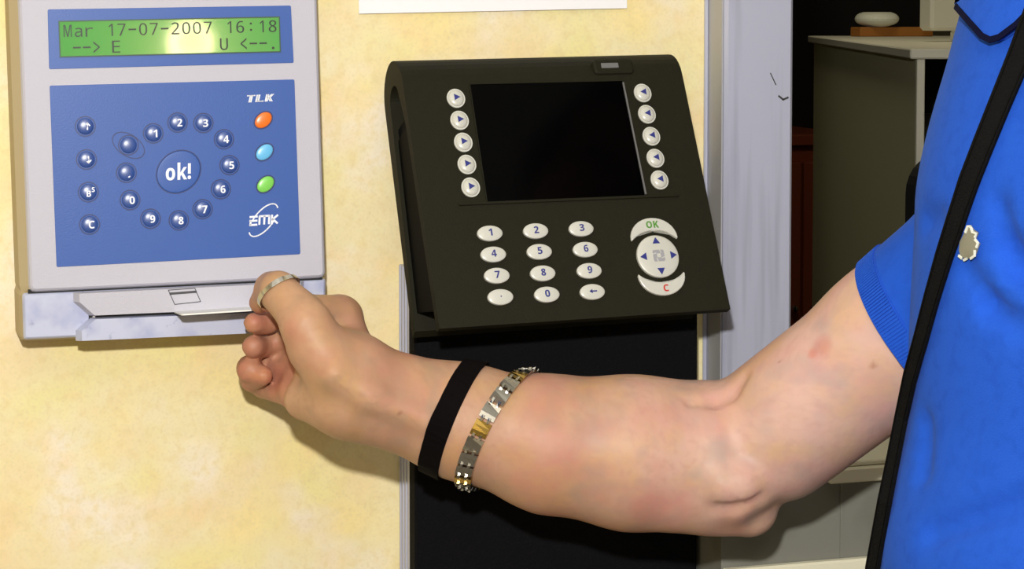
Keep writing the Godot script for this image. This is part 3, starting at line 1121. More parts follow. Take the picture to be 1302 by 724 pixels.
# ------------------------------------------------------------------ black pedestal
func pedestal() -> void:
	var x0 := P(527.5, 560, 0.052).x
	var x1 := P(887, 470, 0.052).x
	var t := thing("pedestal", "black column with an aluminium side that carries the black terminal", "pedestal", Transform3D(Basis(), Vector3((x0 + x1) / 2, 0, 0)))
	var h := (x1 - x0) / 2
	var top := P(700, 340, 0.05).y
	var st := begin()
	box(st, Vector3(-h, 0.0, 0.034), Vector3(h, top, 0.052), 0.0015)
	put("front_panel", st.commit(), M.column_black, t)
	st = begin()
	box(st, Vector3(-h + 0.0005, 0.0, 0.001), Vector3(h - 0.012, top, 0.034), 0.001)
	put("aluminium_body", st.commit(), M.aluminium, t)
	for k in 3:
		st = begin()
		box(st, Vector3(-h - 0.0004, 0.0, 0.006 + k * 0.009), Vector3(-h + 0.0006, top, 0.0078 + k * 0.009))
		put("groove_rib", st.commit(), M.aluminium, t)
	st = begin()
	box(st, Vector3(-h - 0.03, 0.0, 0.001), Vector3(h + 0.01, 0.012, 0.16), 0.002)
	put("base_plate", st.commit(), M.column_black, t)

# ------------------------------------------------------------------ black terminal with screen and keypad
func terminal() -> void:
	var top := P(511, 104, 0.066)
	var fr := frame(deg_to_rad(26.5), deg_to_rad(1.6), deg_to_rad(1.0), top)
	var t := thing("access_terminal", "black tilted terminal with dark screen and white keys on the black pedestal", "terminal", fr)
	var bl := on(fr, 560, 418.5)
	var br := on(fr, 928.5, 393)
	var tr := on(fr, 868, 96)
	var x0 := bl.x * 0.5
	var x1 := (br.x + tr.x) / 2
	var yb := (bl.y + br.y) / 2
	# section: front plate, roll over the top, back leaf down to the pedestal  (y down the face, z out of it)
	var outer := []
	outer.append(Vector2(yb, 0.0))
	var R := 0.027
	var cz := -R
	var cy := 0.0
	for i in 17:
		var a := PI / 2 - (PI - 0.05) * i / 16.0
		outer.append(Vector2(cy + cos(a) * R * 0.95, cz + sin(a) * R))
	var tail := Vector2(-0.165, -0.067)
	outer.append(tail)
	var th := 0.008
	outer.append(tail + Vector2(0.002, th))
	var inner := []
	var ri := 0.0125
	for i in 15:
		var a := -PI / 2 + 0.05 + (PI - 0.1) * i / 14.0
		inner.append(Vector2(cy - 0.004 + cos(a) * ri * 0.95, cz + sin(a) * ri))
	outer.append_array(inner)
	outer.append(Vector2(-0.030, -0.008))
	outer.append(Vector2(yb + 0.001, -0.0075))
	outer.append(Vector2(yb, -0.0065))
	var sec := PackedVector2Array(outer)
	var st := begin()
	slab_x(st, sec, x0, x1)
	put("casing", st.commit(), M.black_plastic, t)
	# inner bar across the fold
	st = begin()
	slab_x(st, PackedVector2Array([Vector2(-0.019, -0.043), Vector2(-0.019, -0.010), Vector2(-0.026, -0.009), Vector2(-0.026, -0.0455)]), x0 + 0.004, x1 - 0.004)
	put("inner_bar", st.commit(), M.column_black, t)
	st = begin()
	slab_x(st, PackedVector2Array([Vector2(-0.027, -0.0085), Vector2(-0.027, -0.046), Vector2(-0.15, -0.058), Vector2(-0.165, -0.009)]), x0 + 0.003, x1 - 0.003)
	put("dark_hollow_block", st.commit(), M.black_gap, t)  # black block added in the open fold to stand for its shaded hollow
	# screen
	var sq := many(fr, [[597.2, 107.9], [790.7, 103.5], [819.5, 248.8], [619.3, 257.2]])
	st = begin()
	prism(st, sq, -0.001, 0.0006)
	var scr := put("screen", st.commit(), M.black_glass, t)
	st = begin()
	stroke(st, many(fr, [[791.6, 106], [820.3, 247.5]]), 0.0011, 0.0004, 0.0016)
	put("screen_rim", st.commit(), M.dark_grey, scr)
	st = begin()
	stroke(st, many(fr, [[596.6, 107.5], [618.7, 257.5]]), 0.0008, 0.0004, 0.0012)
	stroke(st, many(fr, [[597, 107.5], [790.7, 103]]), 0.0008, 0.0004, 0.0012)
	put("screen_rim", st.commit(), M.black_plastic, scr)
	st = begin()
	var lq := many(fr, [[582, 258.6], [862, 247.0], [863, 250.5], [583, 262]])
	prism(st, lq, -0.001, 0.0014, 0.0006)
	put("ledge", st.commit(), M.black_plastic, t)
	# sensor window on the roll
	st = begin()
	var s0 := on(fr, 768, 92)
	var s1 := on(fr, 790, 92)
	prism(st, rrect(s0.x - 0.008, 0.001, s1.x + 0.010, 0.013, 0.003), -0.006, 0.0018, 0.002)
	var bmp := put("sensor_bump", st.commit(), M.black_plastic, t)
	st = begin()
	prism(st, rrect(s0.x - 0.002, 0.0055, s1.x - 0.002, 0.0095, 0.0006), 0.001, 0.0022, 0.0003)
	put("sensor_window", st.commit(), M.dark_grey, bmp)
	# arrow keys beside the screen
	var rr := 0.0068
	for side in 2:
		var ks: Array = [[[579.3, 125.8], [583.9, 153.8], [588.6, 181.8], [593.2, 210], [598, 239]], [[816.6, 119], [822, 146], [827.6, 174], [832.8, 202], [838, 229.6]]][side]
		for e in ks:
			var c := on(fr, e[0], e[1])
			st = begin()
			ring(st, c, rr * 0.97, rr * 1.06, 0.0012, 0.0, 0.0002, 0.0012)
			dome(st, c, rr * 0.82, rr * 0.90, 0.0, 0.0003, 0.0010, 0.0022)
			var k := put("arrow_key", st.commit(), M.key_white, t)
			st = begin()
			var s := 1.0 if side == 0 else -1.0
			prism(st, PackedVector2Array([c + Vector2(s * 0.0026, 0), c + Vector2(-s * 0.0018, 0.0024), c + Vector2(-s * 0.0018, -0.0024)]), 0.002, 0.0036)
			put("arrow_print", st.commit(), M.key_ink, k)
	# number keys
	var cap := [["1", "2", "3"], ["4", "5", "6"], ["7", "8", "9"], [".", "0", "<"]]
	var kp := [[[622.2, 297.8], [680.4, 294.8], [738.2, 292]], [[626.6, 324.6], [685, 321.2], [743.4, 318.4]], [[631, 351.6], [689.4, 348.6], [748.4, 345.4]], [[635.6, 378.8], [694.6, 375.6], [752.4, 372.2]]]
	for i in 4:
		for j in 3:
			var c := on(fr, kp[i][j][0], kp[i][j][1])
			st = begin()
			dome(st, c, 0.0091, 0.0056, 0.0, 0.0002, 0.0013, 0.0016)
			var k := put("number_key", st.commit(), M.key_white, t)
			st = begin()
			var ch: String = cap[i][j]
			if ch == "<":
				stroke(st, PackedVector2Array([c + Vector2(-0.0022, 0), c + Vector2(0.0026, 0)]), 0.0009, 0.002, 0.0033)
				prism(st, PackedVector2Array([c + Vector2(-0.0027, 0), c + Vector2(-0.0005, 0.0015), c + Vector2(-0.0005, -0.0015)]), 0.002, 0.0033)
			elif ch == ".":
				prism(st, oval(c, 0.0005, 0.0005, 0.0, 10), 0.002, 0.0033)
			else:
				words(st, ch, Vector3(c.x, c.y + 0.0003, 0.0030), 0.0050, 0.0, true, 0.0, 0.0, "Droid Sans", 0.0006)
			put("lettering", st.commit(), M.key_ink, k)
	# navigation pad
	var nc := on(fr, 835.6, 327.2)
	var ncx := (on(fr, 862, 326).x - on(fr, 809, 328).x) / 2
	var ncy := (on(fr, 832, 300).y - on(fr, 839, 354).y) / 2
	st = begin()
	dome(st, nc, ncx, ncy, 0.0, 0.0002, 0.0014, 0.0018, 36)
	var nav := put("navigation_pad", st.commit(), M.key_white, t)
	for k in 4:
		st = begin()
		var a := k * PI / 2
		var dir := Vector2(cos(a), sin(a))
		var c := nc + Vector2(dir.x * ncx, dir.y * ncy) * 0.68
		var sd := Vector2(-dir.y, dir.x)
		prism(st, PackedVector2Array([c + dir * 0.0030, c - dir * 0.0016 + sd * 0.0028, c - dir * 0.0016 - sd * 0.0028]), 0.0015, 0.0032)
		put("arrow_print", st.commit(), M.key_ink, nav)
	st = begin()
	prism(st, rrect(nc.x - 0.0042, nc.y - 0.0042, nc.x + 0.0042, nc.y + 0.0042, 0.0012), 0.002, 0.00355)
	var em := put("emblem_ground", st.commit(), M.key_grey, nav)
	st = begin()
	prism(st, rrect(nc.x - 0.0014, nc.y - 0.0014, nc.x + 0.0014, nc.y + 0.0014, 0.0004), 0.0032, 0.0038)
	for k in 4:
		var a := PI / 4 + k * PI / 2
		var d2 := Vector2(cos(a), sin(a))
		stroke(st, PackedVector2Array([nc + d2 * 0.0026, nc + d2.rotated(0.5) * 0.0044]), 0.0006, 0.0032, 0.0038)
	put("emblem_mark", st.commit(), M.key_white, nav)
	# crescent OK and C keys
	for e in [[1.0, "OK", "key_green"], [-1.0, "C", "key_red"]]:
		var s: float = e[0]
		var pts := PackedVector2Array()
		for i in 17:
			var a := PI * i / 16.0
			pts.append(nc + Vector2(cos(a) * ncx * 1.12, s * ncy * (0.86 + sin(a) * 0.97)))
		for i in 13:
			var a := lerpf(PI - 0.72, 0.72, i / 12.0)
			pts.append(nc + Vector2(cos(a) * ncx * 1.44, s * ncy * sin(a) * 1.2))
		st = begin()
		prism(st, pts, 0.0002, 0.0022, 0.0007)
		var k := put("crescent_key", st.commit(), M.key_white, t)
		tag(k, "white crescent key marked " + e[1])
		st = begin()
		words(st, e[1], Vector3(nc.x + (0.0 if s > 0 else 0.0012), nc.y + s * ncy * 1.5, 0.0023), 0.0050, 0.0, true, 0.0, 0.0, "Droid Sans", 0.0006)
		put("lettering", st.commit(), M[e[2]], k)

# ------------------------------------------------------------------ the person
func pb(a: Array, b: Array, k := 6.0, n := Vector3.ZERO, f := 1.0, cut := false) -> Dictionary:
	var pa := P(a[0], a[1], a[2])
	var pb_ := P(b[0], b[1], b[2])
	return bone(pa, pb_, size_at(pa, a[3]), size_at(pb_, b[3]), size_at(pa, k), n, f, cut)

func around(es: Array, c: Vector3, d: Vector3) -> float:
	var t := 0.003
	while field(es, c + d * t) < 0.0 and t < 0.12: t += 0.0008
	return t

# a closed band round a limb: centre, in-plane directions u and v, across = width direction
func band(st: SurfaceTool, es: Array, c: Vector3, u: Vector3, v: Vector3, width: float, thick: float, lift: float, from := 0.0, to := TAU, n := 64) -> void:
	var w := u.cross(v).normalized()
	var rows := []
	for i in n + 1:
		var a := lerpf(from, to, float(i) / n)
		var d := (u * cos(a) + v * sin(a)).normalized()
		var r := []
		for s in [-0.5, 0.5]:
			var cc: Vector3 = c + w * width * s
			r.append(cc + d * (around(es, cc, d) + lift))
		r.append(d)
		rows.append(r)
	for i in n:
		var a: Array = rows[i]
		var b: Array = rows[i + 1]
		var oa: Vector3 = a[2] * thick
		var ob: Vector3 = b[2] * thick
		quad(st, a[0] + oa, b[0] + ob, b[1] + ob, a[1] + oa)
		quad(st, a[1], b[1], b[0], a[0])
		quad(st, a[0], b[0], b[0] + ob, a[0] + oa)
		quad(st, a[1] + oa, b[1] + ob, b[1], a[1])
	if to - from < TAU - 0.001:
		for i in [0, n]:
			var a: Array = rows[i]
			var oa: Vector3 = a[2] * thick
			if i == 0: quad(st, a[0], a[0] + oa, a[1] + oa, a[1])
			else: quad(st, a[1], a[1] + oa, a[0] + oa, a[0])

func ribbon(st: SurfaceTool, left: Array, right: Array, nrm: Array, thick: float) -> void:
	for i in left.size() - 1:
		var a: Vector3 = nrm[i] * thick
		var b: Vector3 = nrm[i + 1] * thick
		quad(st, left[i] + a, left[i + 1] + b, right[i + 1] + b, right[i] + a)
		quad(st, right[i], right[i + 1], left[i + 1], left[i])
		quad(st, left[i], left[i + 1], left[i + 1] + b, left[i] + a)
		quad(st, right[i] + a, right[i + 1] + b, right[i + 1], right[i])

# a thin piece of cloth lying on a form, given by its outline as seen
func patch(st: SurfaceTool, es: Array, outline: Array, lift: float, thick: float, rings := 7) -> void:
	var c := Vector2.ZERO
	var dense := []
	for i in outline.size():
		var a := Vector2(outline[i][0], outline[i][1])
		var b := Vector2(outline[(i + 1) % outline.size()][0], outline[(i + 1) % outline.size()][1])
		var m := maxi(1, int(a.distance_to(b) / 8.0))
		for k in m: dense.append(a.lerp(b, float(k) / m))
	for p in dense: c += p
	c /= dense.size()
	var n := dense.size()
	var grid := []
	var pc := hit(es, c.x, c.y)
	for k in range(0, rings + 1):
		var row := []
		for p in dense:
			var q: Vector2 = c.lerp(p, float(k) / rings)
			var h := hit(es, q.x, q.y)
			if h == Vector3.INF: h = pc
			row.append([h, slope(es, h)])
		grid.append(row)
	for k in rings:
		for i in n:
			var j := (i + 1) % n
			var e := []
			for w in [grid[k][i], grid[k + 1][i], grid[k + 1][j], grid[k][j]]:
				e.append(w[0] + w[1] * (lift + thick)); e.append(w[1])
			if (e[2] - e[0]).cross(e[4] - e[0]).dot(e[1] + e[3]) < 0:
				tri_n(st, e[0], e[4], e[2], e[1], e[5], e[3]); tri_n(st, e[0], e[6], e[4], e[1], e[7], e[5])
			else:
				tri_n(st, e[0], e[2], e[4], e[1], e[3], e[5]); tri_n(st, e[0], e[4], e[6], e[1], e[5], e[7])
	for i in n:
		var j := (i + 1) % n
		var a: Array = grid[rings][i]
		var b: Array = grid[rings][j]
		quad(st, a[0] + a[1] * lift * 0.3, b[0] + b[1] * lift * 0.3, b[0] + b[1] * (lift + thick), a[0] + a[1] * (lift + thick))

func follow(st: SurfaceTool, es: Array, line: Array, width: float, lift: float, thick: float) -> void:
	var ls := []
	var rs := []
	var ns := []
	var ps := []
	for i in line.size() - 1:
		var m := maxi(1, int(Vector2(line[i][0], line[i][1]).distance_to(Vector2(line[i + 1][0], line[i + 1][1])) / 8.0))
		for k in m + (1 if i == line.size() - 2 else 0):
			var t := float(k) / m
			var h := hit(es, lerpf(line[i][0], line[i + 1][0], t), lerpf(line[i][1], line[i + 1][1], t))
			if h != Vector3.INF: ps.append(h)
	for i in ps.size():
		var n := slope(es, ps[i])
		var d: Vector3 = (ps[mini(i + 1, ps.size() - 1)] - ps[maxi(i - 1, 0)]).normalized()
		var s := d.cross(n).normalized() * width / 2
		ls.append(ps[i] - s + n * lift); rs.append(ps[i] + s + n * lift); ns.append(n)
	ribbon(st, rs, ls, ns, thick)

var arm := []
var shirt := []

func person() -> void:
	var view := -cam_f
	# ---- right arm and hand
	var wrist := [458.0, 497.0, 0.150, 60.0]
	arm = [
		pb(wrist, [590, 537, 0.156, 68], 20),
		pb([590, 537, 0.156, 68], [700, 565, 0.166, 82], 30),
		pb([700, 565, 0.166, 82], [800, 576, 0.176, 92], 30),
		pb([800, 576, 0.176, 92], [892, 580, 0.186, 96], 30),
		pb([870, 622, 0.20, 50], [952, 646, 0.205, 37], 22),
		pb([985, 548, 0.205, 90], [1138, 432, 0.255, 94], 16),
		pb([1138, 432, 0.255, 94], [1225, 352, 0.285, 95], 30),
		pb([935, 628, 0.225, 30], [950, 618, 0.225, 32], 26),
	]
	var hand := [
		# palm
		pb([452, 497, 0.148, 58], [420, 470, 0.128, 44], 24),
		pb([440, 470, 0.14, 44], [434, 405, 0.110, 27], 22),
		pb([440, 490, 0.14, 44], [412, 440, 0.105, 26], 20),
		pb([440, 500, 0.14, 40], [388, 475, 0.095, 24], 18),
		pb([440, 512, 0.14, 40], [376, 500, 0.098, 22], 18),
		# heel of the hand and ball of the thumb
		pb([432, 508, 0.155, 42], [388, 508, 0.130, 27], 16),
		pb([425, 470, 0.165, 36], [388, 415, 0.158, 30], 18),
		pb([402, 442, 0.152, 36], [446, 474, 0.155, 50], 20),
		# thumb
		pb([390, 410, 0.155, 30], [354, 371, 0.132, 25], 14),
		pb([354, 370, 0.132, 24], [346, 368, 0.120, 22], 8),
		pb([346, 369, 0.120, 22], [331, 385, 0.103, 14.5], 7),
		pb([380, 392, 0.142, 18], [428, 400, 0.118, 25], 14),
		# index finger
		pb([434, 404, 0.110, 26], [366, 398, 0.084, 16], 8),
		pb([366, 398, 0.084, 16], [338, 410, 0.086, 15], 5),
		pb([338, 410, 0.086, 15], [323, 411, 0.094, 13.5], 4),
		# middle finger
		pb([412, 440, 0.105, 24], [358, 430, 0.068, 17], 6),
		pb([358, 430, 0.068, 17], [330, 440, 0.074, 16], 4),
		pb([330, 440, 0.074, 16], [322, 441, 0.088, 14.5], 4),
		# ring finger
		pb([388, 475, 0.095, 22], [340, 463, 0.058, 17], 6),
		pb([340, 463, 0.058, 17], [318, 469, 0.066, 17], 4),
		pb([318, 469, 0.066, 17], [318, 471, 0.084, 16.5], 4),
		# little finger
		pb([376, 500, 0.098, 20], [336, 492, 0.060, 15], 6),
		pb([336, 492, 0.060, 15], [320, 484, 0.070, 14], 4),
		pb([320, 484, 0.070, 14], [334, 478, 0.090, 13], 4),
		pb([347, 446, 0.118, 9], [362, 466, 0.128, 9], 8, Vector3.ZERO, 1.0, true),
	]
	arm.append_array(hand)
	# creases, tendons and veins, laid on the surface found so far
	var marks := [
		[[880, 512], [908, 511], 2.5, 16.0, true], [[908, 511], [931, 501], 3.5, 15.0, true], [[931, 501], [945, 480], 4.0, 14.0, true],
		[[915, 643], [938, 643], 3.5, 22.0, true], [[938, 643], [962, 633], 4.5, 18.0, true],
		[[920, 618], [943, 616], 11.0, 34.0, false],
		[[352, 455], [372, 478], 2.5, 9.0, true],
		[[425, 478], [470, 505], 5.0, 30.0, false], [[470, 505], [540, 535], 5.0, 30.0, false],
	]
	var found := []
	for e in marks:
		var a := hit(arm, e[0][0], e[0][1])
		var b := hit(arm, e[1][0], e[1][1])
		if a == Vector3.INF or b == Vector3.INF: continue
		var na := slope(arm, a)
		var nb := slope(arm, b)
		var rr := size_at(a, e[2])
		var sink := 0.15 if e[4] else -0.6
		found.append(bone(a + na * rr * sink, b + nb * rr * sink, rr, rr, size_at(a, e[3]), Vector3.ZERO, 1.0, e[4]))
	arm.append_array(found)
	var tips := [[P(323, 411, 0.094), 0.016], [P(322, 441, 0.088), 0.016], [P(318, 471, 0.084), 0.017], [P(334, 480, 0.09), 0.014], [P(345, 500, 0.09), 0.03], [P(331, 386, 0.104), 0.014]]
	var elbow := P(940, 600, 0.25)
	var upper := P(1080, 470, 0.3)
	var wr := P(500, 500, 0.2)
	var spots := []
	for e in [[510, 527, 0.0012, Color(0.2, 0.1, 0.07)], [1033, 450, 0.0030, Color(0.62, 0.25, 0.2)], [1110, 465, 0.0018, Color(0.42, 0.2, 0.15)], [992, 459, 0.0010, Color(0.2, 0.1, 0.07)], [1045, 440, 0.006, Color(0.6, 0.3, 0.26)]]:
		var h := hit(arm, e[0], e[1])
		if h != Vector3.INF: spots.append([h, e[2], e[3]])
	var skin_at := func(p: Vector3) -> Color:
		var c := Color(0.50, 0.31, 0.195)
		c = c.lerp(Color(0.57, 0.375, 0.30), clampf((p.x - wr.x) / (elbow.x - wr.x) * 0.6 + 0.1, 0.0, 1.0))
		var up := clampf(1.0 - p.distance_to(upper) / 0.18, 0.0, 1.0)
		c = c.lerp(Color(0.68, 0.48, 0.44), up)
		for t in tips:
			var s := clampf(1.5 - p.distance_to(t[0]) / t[1], 0.0, 1.0)
			c = c.lerp(Color(0.49, 0.235, 0.155), s * 0.8)
		for t in spots:
			c = c.lerp(t[2], clampf(1.6 - p.distance_to(t[0]) / t[1], 0.0, 1.0) * 0.7)
		return c
	var plain := func(_p: Vector3) -> Color: return Color(0.62, 0.38, 0.28)
	var out := fresh()
	nets(arm, 0.0026, skin_at, out)

	# ---- the rest of the body (mostly outside the picture)
	var facing := Vector3(-0.8, 0, 0.6)
	var rt := Vector3(-0.6, 0, -0.8)
	var cols := []
	for q in [[1478, -60, 0.42], [1480, 120, 0.42], [1464, 200, 0.42], [1438, 290, 0.42], [1430, 450, 0.42], [1434, 565, 0.42], [1396, 720, 0.42]]:
		cols.append(P(q[0], q[1], q[2]))
	var hipr: Vector3 = cols[6] + Vector3(-0.005, -0.12, 0)
	cols.append(hipr)
	var rad := [0.107, 0.114, 0.115, 0.115, 0.115, 0.115, 0.118, 0.122]
	var lft := -rt * 0.16
	shirt = []
	for i in cols.size() - 1:
		shirt.append(bone(cols[i], cols[i + 1], rad[i], rad[i + 1], 0.03))
		shirt.append(bone(cols[i] + lft, cols[i + 1] + lft, rad[i], rad[i + 1], 0.06))
		shirt.append(bone(cols[i] + lft * 0.5 + facing * 0.01, cols[i + 1] + lft * 0.5 + facing * 0.01, rad[i], rad[i + 1], 0.06))
	var neck: Vector3 = cols[0] + lft * 0.5 + Vector3(0, 0.08, 0)
	var shr := P(1305, 305, 0.315)
	var hem := P(1160, 424, 0.263)
	var ax: Vector3 = (shr - hem).normalized()
	var sl := bone(hem - ax * 0.05, shr, size_at(hem, 109), 0.057, 0.02)
	sl["plane"] = Plane(-ax, hem + ax * 0.004)
	shirt.append(sl)
	shirt.append(bone(shr, cols[0] + Vector3(0, -0.02, 0), 0.05, 0.07, 0.03))
	var shl: Vector3 = cols[0] + lft * 1.35 + Vector3(0, -0.03, 0)
	shirt.append(bone(cols[0] + lft, shl, 0.075, 0.066, 0.05))
	var ell: Vector3 = shl + Vector3(0.05, -0.27, 0.06)
	var sl2 := bone(shl, ell, 0.066, 0.06, 0.03)
	sl2["plane"] = Plane((ell - shl).normalized(), shl.lerp(ell, 0.7))
	shirt.append(sl2)
	# folds of the shirt
	for e in [[[1266, 262], [1282, 318], 0.004], [[1282, 318], [1302, 345], 0.005], [[1302, 345], [1330, 360], 0.004], [[1228, 345], [1258, 388], 0.003], [[1258, 388], [1302, 418], 0.003], [[1176, 283], [1190, 279], 0.004], [[1175, 540], [1172, 600], 0.004], [[1180, 680], [1300, 640], 0.004]]:
		var a := hit(shirt, e[0][0], e[0][1])
		var b := hit(shirt, e[1][0], e[1][1])
		if a != Vector3.INF and b != Vector3.INF:
			shirt.append(bone(a, b, e[2], e[2], 0.012, Vector3.ZERO, 1.0, true))
	var body := []
	for i in cols.size() - 1:
		body.append(bone(cols[i] + lft * 0.2, cols[i + 1] + lft * 0.2, rad[i] - 0.03, rad[i + 1] - 0.03, 0.03))
		body.append(bone(cols[i] + lft * 0.8, cols[i + 1] + lft * 0.8, rad[i] - 0.03, rad[i + 1] - 0.03, 0.05))
	body.append(bone(P(1200, 380, 0.275), shr, 0.047, 0.045, 0.02))
	body.append(bone(shr, cols[0] + lft * 0.3, 0.04, 0.05, 0.03))
	body.append(bone(cols[0] + lft * 0.8, shl, 0.06, 0.05, 0.03))
	body.append(bone(shl, ell, 0.048, 0.042, 0.02))
	var wrl: Vector3 = ell + Vector3(0.0, -0.24, 0.02)
	body.append(bone(ell, wrl, 0.043, 0.029, 0.02))
	body.append(bone(wrl, wrl + Vector3(-0.01, -0.08, 0), 0.03, 0.03, 0.02, Vector3(1, 0, 0), 1.7))
	for i in 4:
		var kn: Vector3 = wrl + Vector3(-0.01, -0.09, -0.03 + i * 0.02)
		body.append(bone(kn, kn + Vector3(-0.015, -0.075 + absf(i - 1.4) * 0.008, 0), 0.010, 0.0085, 0.004))
	body.append(bone(wrl + Vector3(-0.01, -0.03, -0.028), wrl + Vector3(-0.035, -0.085, -0.05), 0.012, 0.0095, 0.006))
	# neck and head
	var skull: Vector3 = neck + Vector3(0, 0.20, 0) + facing * 0.03
	body.append(bone(neck + Vector3(0, -0.06, 0), neck + Vector3(0, 0.08, 0) + facing * 0.015, 0.062, 0.056, 0.03))
	body.append(bone(skull + Vector3(0, 0.02, 0) - facing * 0.02, skull + Vector3(0, 0.0, 0) + facing * 0.015, 0.088, 0.078, 0.03))
	body.append(bone(skull + Vector3(0, -0.05, 0) + facing * 0.03, skull + Vector3(0, -0.095, 0) + facing * 0.055, 0.055, 0.030, 0.03))
	body.append(bone(skull + Vector3(0, -0.005, 0) + facing * 0.088, skull + Vector3(0, -0.045, 0) + facing * 0.106, 0.009, 0.013, 0.012))
	body.append(bone(skull + Vector3(0, -0.072, 0) + facing * 0.085 + rt * 0.016, skull + Vector3(0, -0.072, 0) + facing * 0.085 - rt * 0.016, 0.009, 0.009, 0.006))
	for s in [-1, 1]:
		body.append(bone(skull + facing * 0.086 + rt * 0.031 * s + Vector3(0, -0.008, 0), skull + facing * 0.086 + rt * 0.033 * s + Vector3(0, -0.008, 0), 0.014, 0.014, 0.006, Vector3.ZERO, 1.0, true))
		body.append(bone(skull + facing * 0.070 + rt * 0.031 * s + Vector3(0, -0.008, 0), skull + facing * 0.071 + rt * 0.031 * s + Vector3(0, -0.008, 0), 0.0125, 0.0125, 0.002))
		body.append(bone(skull + rt * 0.082 * s + Vector3(0, 0.005, 0), skull + rt * 0.080 * s + Vector3(0, -0.04, 0), 0.018, 0.012, 0.006, rt, 2.4))
	nets(body, 0.005, plain, out)
	var o := thing("person", "person in a blue polo shirt pushing a card into the time clock", "person", Transform3D(Basis(), Vector3(cols[7].x, 0, cols[7].z)))
	var shift := -o.position
	var add := func(called: String, mesh: Mesh, m: Material, parent: Node = null) -> MeshInstance3D:
		var e := put(called, mesh, m, parent if parent else o)
		if parent == null or parent == o: e.position = shift
		return e
	add.call("body", solid(out), M.skin)
	# hair
	var hair := [bone(skull + Vector3(0, 0.045, 0) - facing * 0.03, skull + Vector3(0, 0.035, 0) + facing * 0.02, 0.085, 0.076, 0.02), bone(skull + Vector3(0, 0.0, 0) - facing * 0.05, skull + Vector3(0, -0.05, 0) - facing * 0.04, 0.07, 0.055, 0.02)]
	out = fresh()
	nets(hair, 0.006, plain, out)
	add.call("hair", solid(out), M.hair)
	# trousers and shoes
	var legs := []
	for s in [0.05, 0.95]:
		var hp: Vector3 = cols[7] + lft * s + Vector3(0, -0.06, 0)
		var fx: float = hp.x
		legs.append(bone(cols[7] + lft * s + Vector3(0, 0.03, 0), hp + Vector3(0, -0.1, 0), 0.108, 0.095, 0.05))
		legs.append(bone(hp + Vector3(0, -0.1, 0), Vector3(fx, 0.5, hp.z), 0.095, 0.066, 0.03))
		legs.append(bone(Vector3(fx, 0.5, hp.z), Vector3(fx + 0.01, 0.1, hp.z), 0.066, 0.056, 0.03))
	out = fresh()
	nets(legs, 0.01, plain, out)
	add.call("trousers", solid(out), M.trousers)
	for s in [0.05, 0.95]:
		var ft: Vector3 = cols[7] + lft * s
		ft.y = 0.045
		var shoe := [bone(ft - facing * 0.05, ft + facing * 0.13 - Vector3(0, 0.008, 0), 0.042, 0.036, 0.02), bone(ft - facing * 0.03, ft - facing * 0.02 + Vector3(0, 0.06, 0), 0.046, 0.05, 0.02)]
		for e in shoe: e["plane"] = Plane(Vector3(0, -1, 0), Vector3(0, 0.002, 0))
		out = fresh()
		nets(shoe, 0.008, plain, out)
		add.call("shoe", solid(out), M.shoe)
	# shirt
	out = fresh()
	nets(shirt, 0.0045, plain, out)
	var ps: MeshInstance3D = add.call("polo_shirt", solid(out), M.shirt_blue)
	# ribbed cuff at the sleeve's hem
	var st := begin()
	var cu := (P(1087, 347, 0.263) - hem).normalized()
	var cv := ax.cross(cu).normalized()
	var whole := sl.duplicate()
	whole.erase("plane")
	var only := [whole]
	var ribs := 170
	for i in ribs:
		var a := TAU * i / ribs
		band(st, only, hem + ax * 0.0076, cu, cv, 0.0155, 0.0017, -0.0006, a, a + TAU / ribs * 0.6, 2)
	band(st, only, hem + ax * 0.0076, cu, cv, 0.0175, 0.0006, -0.0004, 0, TAU, 72)
	add.call("sleeve_cuff", st.commit(), M.shirt_blue, ps)
	# collar flap with its navy border
	st = begin()
	patch(st, shirt, [[1196, -60], [1210, -14], [1226, 8], [1246, 32], [1262, 50], [1270, 54], [1280, 51], [1302, 35], [1335, 0], [1345, -60], [1270, -70]], 0.003, 0.003)
	add.call("collar", st.commit(), M.shirt_blue, ps)
	st = begin()
	follow(st, shirt, [[1212, -10], [1219, 0], [1228, 11], [1247, 34], [1260, 49], [1270, 54], [1281, 51], [1302, 35], [1340, -4]], 0.0036, 0.0056, 0.0012)
	add.call("collar_border", st.commit(), M.shirt_navy, ps)
	# stitched crest on the chest
	st = begin()
	patch(st, shirt, [[1232, 289], [1236, 287], [1239, 292], [1245, 296], [1242, 304], [1247, 310], [1244, 318], [1241, 326], [1232, 328], [1224, 325], [1222, 318], [1223, 308], [1227, 300]], 0.0008, 0.0008, 3)
	var crest: MeshInstance3D = add.call("crest", st.commit(), M.thread_grey, ps)
	st = begin()
	for q in [[[1231, 296], [1234, 288], [1238, 288]], [[1238, 289], [1240, 295], [1245, 297], [1243, 302]], [[1243, 304], [1247, 309], [1245, 315]], [[1243, 318], [1243, 325], [1238, 328]], [[1233, 327], [1228, 329]], [[1226, 327], [1222, 324]]]:
		follow(st, shirt, q, 0.0014, 0.0016, 0.0008)
	var cs := put("crest_stitching", st.commit(), M.thread_white, crest)
	# ---- shoulder strap, worn across the chest
	var line := [[1345, -42], [1322, 20], [1300, 78], [1277, 134], [1256, 186], [1238, 232], [1222, 280], [1207, 326], [1192, 378], [1178, 432], [1165, 480], [1155, 530], [1144, 586], [1133, 640], [1118, 724], [1106, 800]]
	var half := [17.0, 17.0, 16.5, 15.5, 15.0, 14.5, 13.5, 12.5, 11.5, 11.0, 11.0, 11.0, 11.0, 11.5, 12.0, 12.0]
	var pts := []
	var zs := []
	for i in line.size():
		var h := hit(shirt, line[i][0], line[i][1])
		zs.append(h.z if h != Vector3.INF else -1.0)
	var last := 0.45
